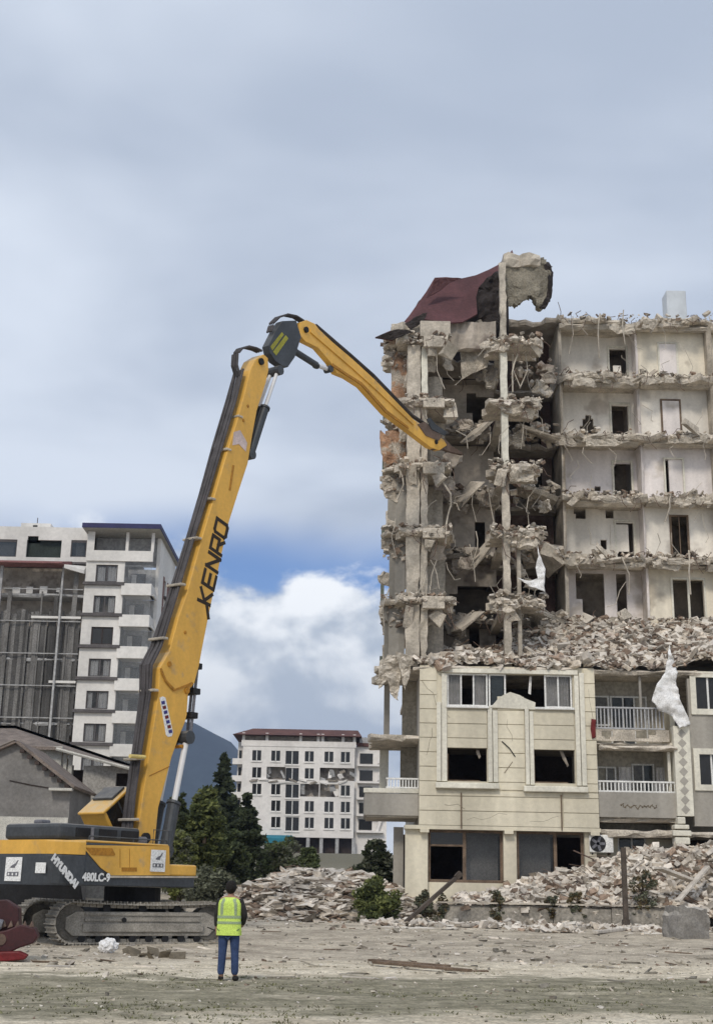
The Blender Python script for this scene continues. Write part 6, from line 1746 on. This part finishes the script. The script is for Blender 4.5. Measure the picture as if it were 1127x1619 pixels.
# planks
for i, (a, b, w, t, lab) in enumerate((((586, 1523), (708, 1533), .20, .09, 'long dark weathered beam lying on the ground in front of the block'), ((592, 1527), (742, 1541), .16, .06, 'thin dark plank beside the long beam on the ground'))):
    A_, B_ = onground(*a), onground(*b)
    z_ = .05 + .03 * i
    o = MB().bar(Vector((0, 0, z_)), B_ - A_ + Vector((0, 0, z_)), w, t).build('timber_beam' if i == 0 else 'plank', m_wood, None, bevel=.01)
    o.location = A_; tag(o, lab, 'beam' if i == 0 else 'plank')
for i, (a, b, w, lab) in enumerate((((735, 1467), (840, 1462), .3, 'long pale board lying at the foot of the low wall'), ((900, 1468), (985, 1463), .28, 'shorter pale board lying right of the long one by the wall'), ((940, 1478), (1010, 1470), .2, 'pale strip of board lying below the upright post'), ((1070, 1425), (1118, 1370), .25, 'pale beam crossing the rubble above the concrete block'), ((1040, 1372), (1100, 1395), .5, 'pale broken slab lying on the heap right of the upright post'))):
    if i < 3: A_, B_ = onground(*a), onground(*b); zz = .08
    else: A_, B_ = P(*a, 52.6), P(*b, 53.6); zz = 0
    o = MB().bar(Vector((0, 0, zz)), B_ - A_ + Vector((0, 0, zz)), w, .1).build('board' if i < 4 else 'slab_piece', m_rubp, None, bevel=.015)
    o.location = A_; tag(o, lab, 'board')
# white sack by the track
sk = onground(171, 1506)
bm = bmesh.new(); bmesh.ops.create_icosphere(bm, subdivisions=4, radius=1)
for v_ in bm.verts:
    n_ = mnoise.fractal(v_.co * 2.2, .6, 2, 4)
    v_.co = Vector((v_.co.x * .24, v_.co.y * .2, v_.co.z * .2)) * (1 + .22 * n_)
me = bpy.data.meshes.new('white_sack'); bm.to_mesh(me); bm.free(); me.materials.append(m_cloth)
o = bpy.data.objects.new('white_sack', me); COL.objects.link(o); o.location = sk + Vector((0, 0, .15)); tag(o, 'crumpled white sack on the ground beside the excavator track', 'sack')
# clods by the track
for i, (px, py, s) in enumerate(((200, 1508, .2), (214, 1511, .26), (230, 1513, .22), (246, 1512, .28), (262, 1514, .2), (280, 1516, .24), (238, 1516, .16))):
    p = onground(px, py); o = MB().chunk((0, 0, .05), (s * 1.4, s * 1.0, s * .2), rng, 0, .45).build('earth_clod', m_dark if False else mat('dark_soil', (.15, .125, .09), .95, .3, 3, .5), None)
    o.location = p; tag(o, 'dark clod of earth in the row below the excavator track', 'clod', 'earth clods below the track')

# added black block that fills in the deep shade behind the crusher
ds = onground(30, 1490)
DS = thing('shade_filler', 'added black block standing in for the deep shade between the red crusher and the track', 'shade filler', ds + Vector((0, 3.5, 0)), R(12))
MB().prism([(-3, -.5, .1), (.9, -.5, .1), (1.15, -.5, .5), (.9, -.5, 1.75), (-3, -.5, 1.85)], [(-3, .5, .1), (.9, .5, .1), (1.15, .5, .5), (.9, .5, 1.75), (-3, .5, 1.85)]).build('filler_block', m_black, DS, bevel=.03)
MB().tube([(.75, -.6, .7), (.75, .6, .7)], .2, 14).build('filler_drum', m_steel, DS)
MB().box(-2.5, -2.2, -.7, .7, -.2, .098).box(.2, .5, -.7, .7, -.2, .098).build('filler_support', m_wood, DS)

# red hydraulic crusher lying at the left edge
rc = onground(-8, 1519)
RC = thing('red_crusher', 'dark red hydraulic crusher attachment lying at the left edge of the picture', 'crusher', rc, R(8))
RC.scale = (.9, .9, .9)
def rpoly(pl, y0, y1, name, m, parent=None):
    return MB().prism([(x, y0, z) for x, z in pl], [(x, y1, z) for x, z in pl]).build(name, m, parent or RC, bevel=.03)
rpoly([(-1.1, .55), (.35, .55), (.5, .8), (.45, 1.25), (.1, 1.45), (-1.1, 1.4)], .25, .95, 'body', m_red)
rpoly([(-1.0, .1), (.2, .12), (.55, .3), (.9, .42), (1.0, .58), (.9, .78), (.55, .86), (.2, .72), (-.3, .62), (-1.0, .6)], .0, .7, 'lower_jaw', m_red)
rpoly([(-.1, .0), (.3, .0), (.75, .05), (.82, .15), (.6, .24), (.1, .22)], -.35, .1, 'jaw_tip', mat('bright_red_paint', (.17, .016, .018), .5, .3, 2, .1))
for i in range(5): rpoly([(.05 + .17 * i, .76), (.2 + .17 * i, .8), (.13 + .17 * i, .96)], .1, .3, 'tooth', m_steel)
MB().tube([(-.9, .1, 1.05), (.1, .1, .85)], .12, 12).build('ram', m_lgrey, RC)
MB().tube([(.1, -.03, .5), (.1, .75, .5)], .14, 14).build('pivot_pin', m_steel, RC)
MB().tube([(-.3, -.1, .35), (-.3, .02, .35)], .1, 12).build('bolt', m_conc, RC)
MB().tube([(.0, -.12, .12), (.06, -.2, .3)], .06, 8).build('hose_stub', m_lgrey, RC)

# ------------------------------------------------------------------ worker seen from behind
wk = onground(359, 1551)
WK = thing('person', 'person in a yellow hi-vis vest and blue jeans standing with back to the camera', 'person', wk, R(-4))
SC = (1551 - 1399) * wk.y * .93 / F / 1.75


def skin(name, verts, edges, m, parent, sub=2):
    me = bpy.data.meshes.new(name); me.from_pydata([tuple(c * SC for c in v[:3]) for v in verts], edges, [])
    o = bpy.data.objects.new(name, me); COL.objects.link(o); o.parent = parent
    s = o.modifiers.new('skin', 'SKIN'); s.use_smooth_shade = True
    if not me.skin_vertices: 
        bpy.context.view_layer.objects.active = o; me.attributes
    for i, v in enumerate(verts):
        r = v[3]; r = r if isinstance(r, tuple) else (r, r)
        me.skin_vertices[0].data[i].radius = (r[0] * SC, r[1] * SC)
    me.skin_vertices[0].data[0].use_root = True
    u = o.modifiers.new('sub', 'SUBSURF'); u.levels = sub; u.render_levels = sub
    me.materials.append(m)
    return o


m_skin = mat('skin', (.36, .21, .145), .6, .1, 5, 0)
m_jean = mat('blue_jeans', (.045, .075, .17), .9, .25, 5, .3, 40)
m_jack = mat('dark_jacket', (.035, .032, .03), .9, .25, 5, .3, 30)
m_vest = mat('hi_vis_vest', (.62, .80, .16), .8, .12, 5, .3, 25)
m_refl = mat('reflective_band', (.33, .42, .25), .6, .1, 5, 0)
m_hair = mat('dark_hair', (.012, .009, .007), .8, .2, 8, .4, 60)
m_shoe = mat('dark_shoes', (.02, .018, .016), .8, .2, 5, 0)
# person faces +Y; right arm (at +x) bent with the hand in front
bodyv = [(0, .0, .95, .135), (0, -.01, 1.12, .13), (0, -.02, 1.30, .15), (0, -.01, 1.42, .12), (0, .005, 1.50, .055), (0, .02, 1.575, .066), (0, .025, 1.65, .088), (0, .02, 1.72, .066),
         (-.185, -.01, 1.41, .062), (-.235, -.015, 1.15, .047), (-.24, .05, .92, .036), (-.24, .07, .86, .04),
         (.185, -.01, 1.41, .062), (.27, -.01, 1.16, .048), (.22, .17, .98, .036), (.17, .22, .95, .04),
         (-.095, .0, .88, .095), (-.105, .01, .50, .06), (-.115, -.01, .10, .045), (-.12, .12, .04, .04),
         (.095, .0, .88, .095), (.116, .025, .50, .055), (.133, .025, .10, .042), (.15, .14, .04, .036)]
bodye = [(0, 1), (1, 2), (2, 3), (3, 4), (4, 5), (5, 6), (6, 7), (3, 8), (8, 9), (9, 10), (10, 11), (3, 12), (12, 13), (13, 14), (14, 15), (0, 16), (16, 17), (17, 18), (18, 19), (0, 20), (20, 21), (21, 22), (22, 23)]
# fingers
for s_, wi, dirv in ((-1, 11, Vector((0, .25, -1))), (1, 15, Vector((-.8, .45, -.15)))):
    w = Vector(bodyv[wi][:3]); dirv.normalize(); sd = dirv.cross(Vector((1, 0, 0)) if wi == 11 else Vector((0, 0, 1))).normalized()
    for f_ in range(4):
        k = len(bodyv); a = w + dirv * .03 + sd * (.024 * (f_ - 1.5)); L_ = (.075, .085, .08, .065)[f_]
        bodyv += [(*(a + dirv * L_ * .5), .009), (*(a + dirv * L_ + Vector((0, .012, 0))), .008)]
        bodye += [(wi, k), (k, k + 1)]
    k = len(bodyv); a = w + sd * .045 + dirv * .02
    bodyv += [(*a, .011), (*(a + dirv * .045 + sd * .012), .009)]; bodye += [(wi, k), (k, k + 1)]
body = skin('body', bodyv, bodye, m_skin, WK, 2)
# nose and ears
def lump(name, c, r, m, parent):
    bm = bmesh.new(); bmesh.ops.create_icosphere(bm, subdivisions=3, radius=1)
    for v_ in bm.verts: v_.co = Vector((c[0] + v_.co.x * r[0], c[1] + v_.co.y * r[1], c[2] + v_.co.z * r[2])) * SC
    me = bpy.data.meshes.new(name); bm.to_mesh(me); bm.free(); me.materials.append(m); me.polygons.foreach_set('use_smooth', [True] * len(me.polygons))
    o = bpy.data.objects.new(name, me); COL.objects.link(o); o.parent = parent; return o
for s_ in (-1, 1): lump('ear', (.088 * s_, .02, 1.63), (.012, .022, .034), m_skin, WK); lump('eye', (.032 * s_, .105, 1.655), (.012, .01, .008), m_shoe, WK)
lump('nose', (0, .118, 1.63), (.014, .02, .022), m_skin, WK); lump('mouth', (0, .104, 1.585), (.026, .008, .007), m_redp, WK)
# hair
bm = bmesh.new(); bmesh.ops.create_icosphere(bm, subdivisions=4, radius=1)
for v_ in bm.verts:
    d = v_.co.copy(); q = Vector((d.x * .101, d.y * .112 - .004, d.z * .125 + 1.655)); q += d * .008 * mnoise.noise(d * 9)
    if d.y > .35 and d.z < .55: q.y = min(q.y, .06)
    v_.co = q * SC
me = bpy.data.meshes.new('hair'); bm.to_mesh(me); bm.free(); me.materials.append(m_hair)
o = bpy.data.objects.new('hair', me); COL.objects.link(o); o.parent = WK
skin('jacket', [(0, .0, .90, .155), (0, -.01, 1.12, .145), (0, -.02, 1.30, .165), (0, -.01, 1.43, .125), (-.195, -.01, 1.405, .075), (-.245, -.015, 1.15, .062), (-.243, .045, .935, .05), (.195, -.01, 1.405, .075), (.282, -.01, 1.16, .064), (.225, .16, .99, .05)],
     [(0, 1), (1, 2), (2, 3), (3, 4), (4, 5), (5, 6), (3, 7), (7, 8), (8, 9)], m_jack, WK)
skin('jeans', [(0, .0, .93, .15), (-.1, .0, .82, .112), (-.11, .015, .50, .082), (-.122, -.005, .085, .072), (.105, .0, .82, .112), (.118, .03, .50, .08), (.135, .03, .085, .074)], [(0, 1), (1, 2), (2, 3), (0, 4), (4, 5), (5, 6)], m_jean, WK)
for s_ in (-1, 1):
    skin('shoe', [((.122 if s_ < 0 else .135) * s_, -.03, .05, .052), ((.128 if s_ < 0 else .145) * s_, .09, .045, .052), ((.138 if s_ < 0 else .16) * s_, .19, .035, .042)], [(0, 1), (1, 2)], m_shoe, WK, 2)
# vest: lofted rings, bands as separate meshes
prof_v = [(.80, .232, .158), (.86, .230, .160), (.96, .222, .158), (1.02, .218, .156), (1.06, .216, .156), (1.12, .216, .156), (1.16, .217, .157), (1.26, .222, .166), (1.36, .222, .166), (1.42, .205, .150), (1.455, .150, .110), (1.475, .105, .085)]
def vring(z, a, b, g_=0):
    out = []
    for t in np.linspace(0, 2 * math.pi, 36, endpoint=False):
        c, s_ = math.cos(t), math.sin(t); e = .75
        fold = 1 + .018 * math.sin(t * 7 + z * 9)
        out.append(Vector((math.copysign(abs(c) ** e, c) * (a + g_) * fold, math.copysign(abs(s_) ** e, s_) * (b + g_) * fold - .015, z)) * SC)
    return out
ve = MB().rings([vring(*p) for p in prof_v], cap=False).build('vest', m_vest, WK, smooth=True)
for (z0, z1) in ((1.00, 1.045), (1.10, 1.15)):
    MB().rings([vring(z0, .218, .157, .006), vring(z1, .217, .157, .006)], cap=False).build('reflective_band', m_refl, ve, smooth=True)
for s_ in (-1, 1):
    st = MB(); rs = []
    for z, a, b in prof_v[6:-1]:
        x = .125 * s_ * (1 if z < 1.4 else .8); y = -(b * (1 - abs(x / a) ** 2.6) ** (1 / 2.6)) - .022
        rs.append([Vector((x - .028, y, z)) * SC, Vector((x + .028, y, z)) * SC, Vector((x + .028, y + .03, z)) * SC, Vector((x - .028, y + .03, z)) * SC])
    st.rings(rs).build('reflective_strap', m_refl, ve)
# short stick held in the left hand
MB().tube([Vector((-.235, .07, .86)) * SC, Vector((-.43, .1, 1.0 - .07)) * SC], .011, 6).build('held_stick', m_shoe, None)
st_ = bpy.data.objects['held_stick']; st_.location = wk; st_.rotation_euler = (0, 0, R(-4)); tag(st_, 'thin dark stick held in the left hand of the worker', 'stick')

# ------------------------------------------------------------------ haze
hz_ = MB().box(-5200, 5200, -400, 4600, -2, 520).build('haze', mat('haze_tmp', (.5, .5, .5)), None, kind='stuff')
hmn = bpy.data.materials.new('haze_air'); hmn.use_nodes = True
t = hmn.node_tree
for n_ in list(t.nodes): t.nodes.remove(n_)
pv_ = t.nodes.new('ShaderNodeVolumePrincipled'); pv_.inputs['Color'].default_value = (.55, .70, 1, 1); pv_.inputs['Density'].default_value = .00013
ou = t.nodes.new('ShaderNodeOutputMaterial'); t.links.new(pv_.outputs[0], ou.inputs['Volume'])
hz_.data.materials.clear(); hz_.data.materials.append(hmn)
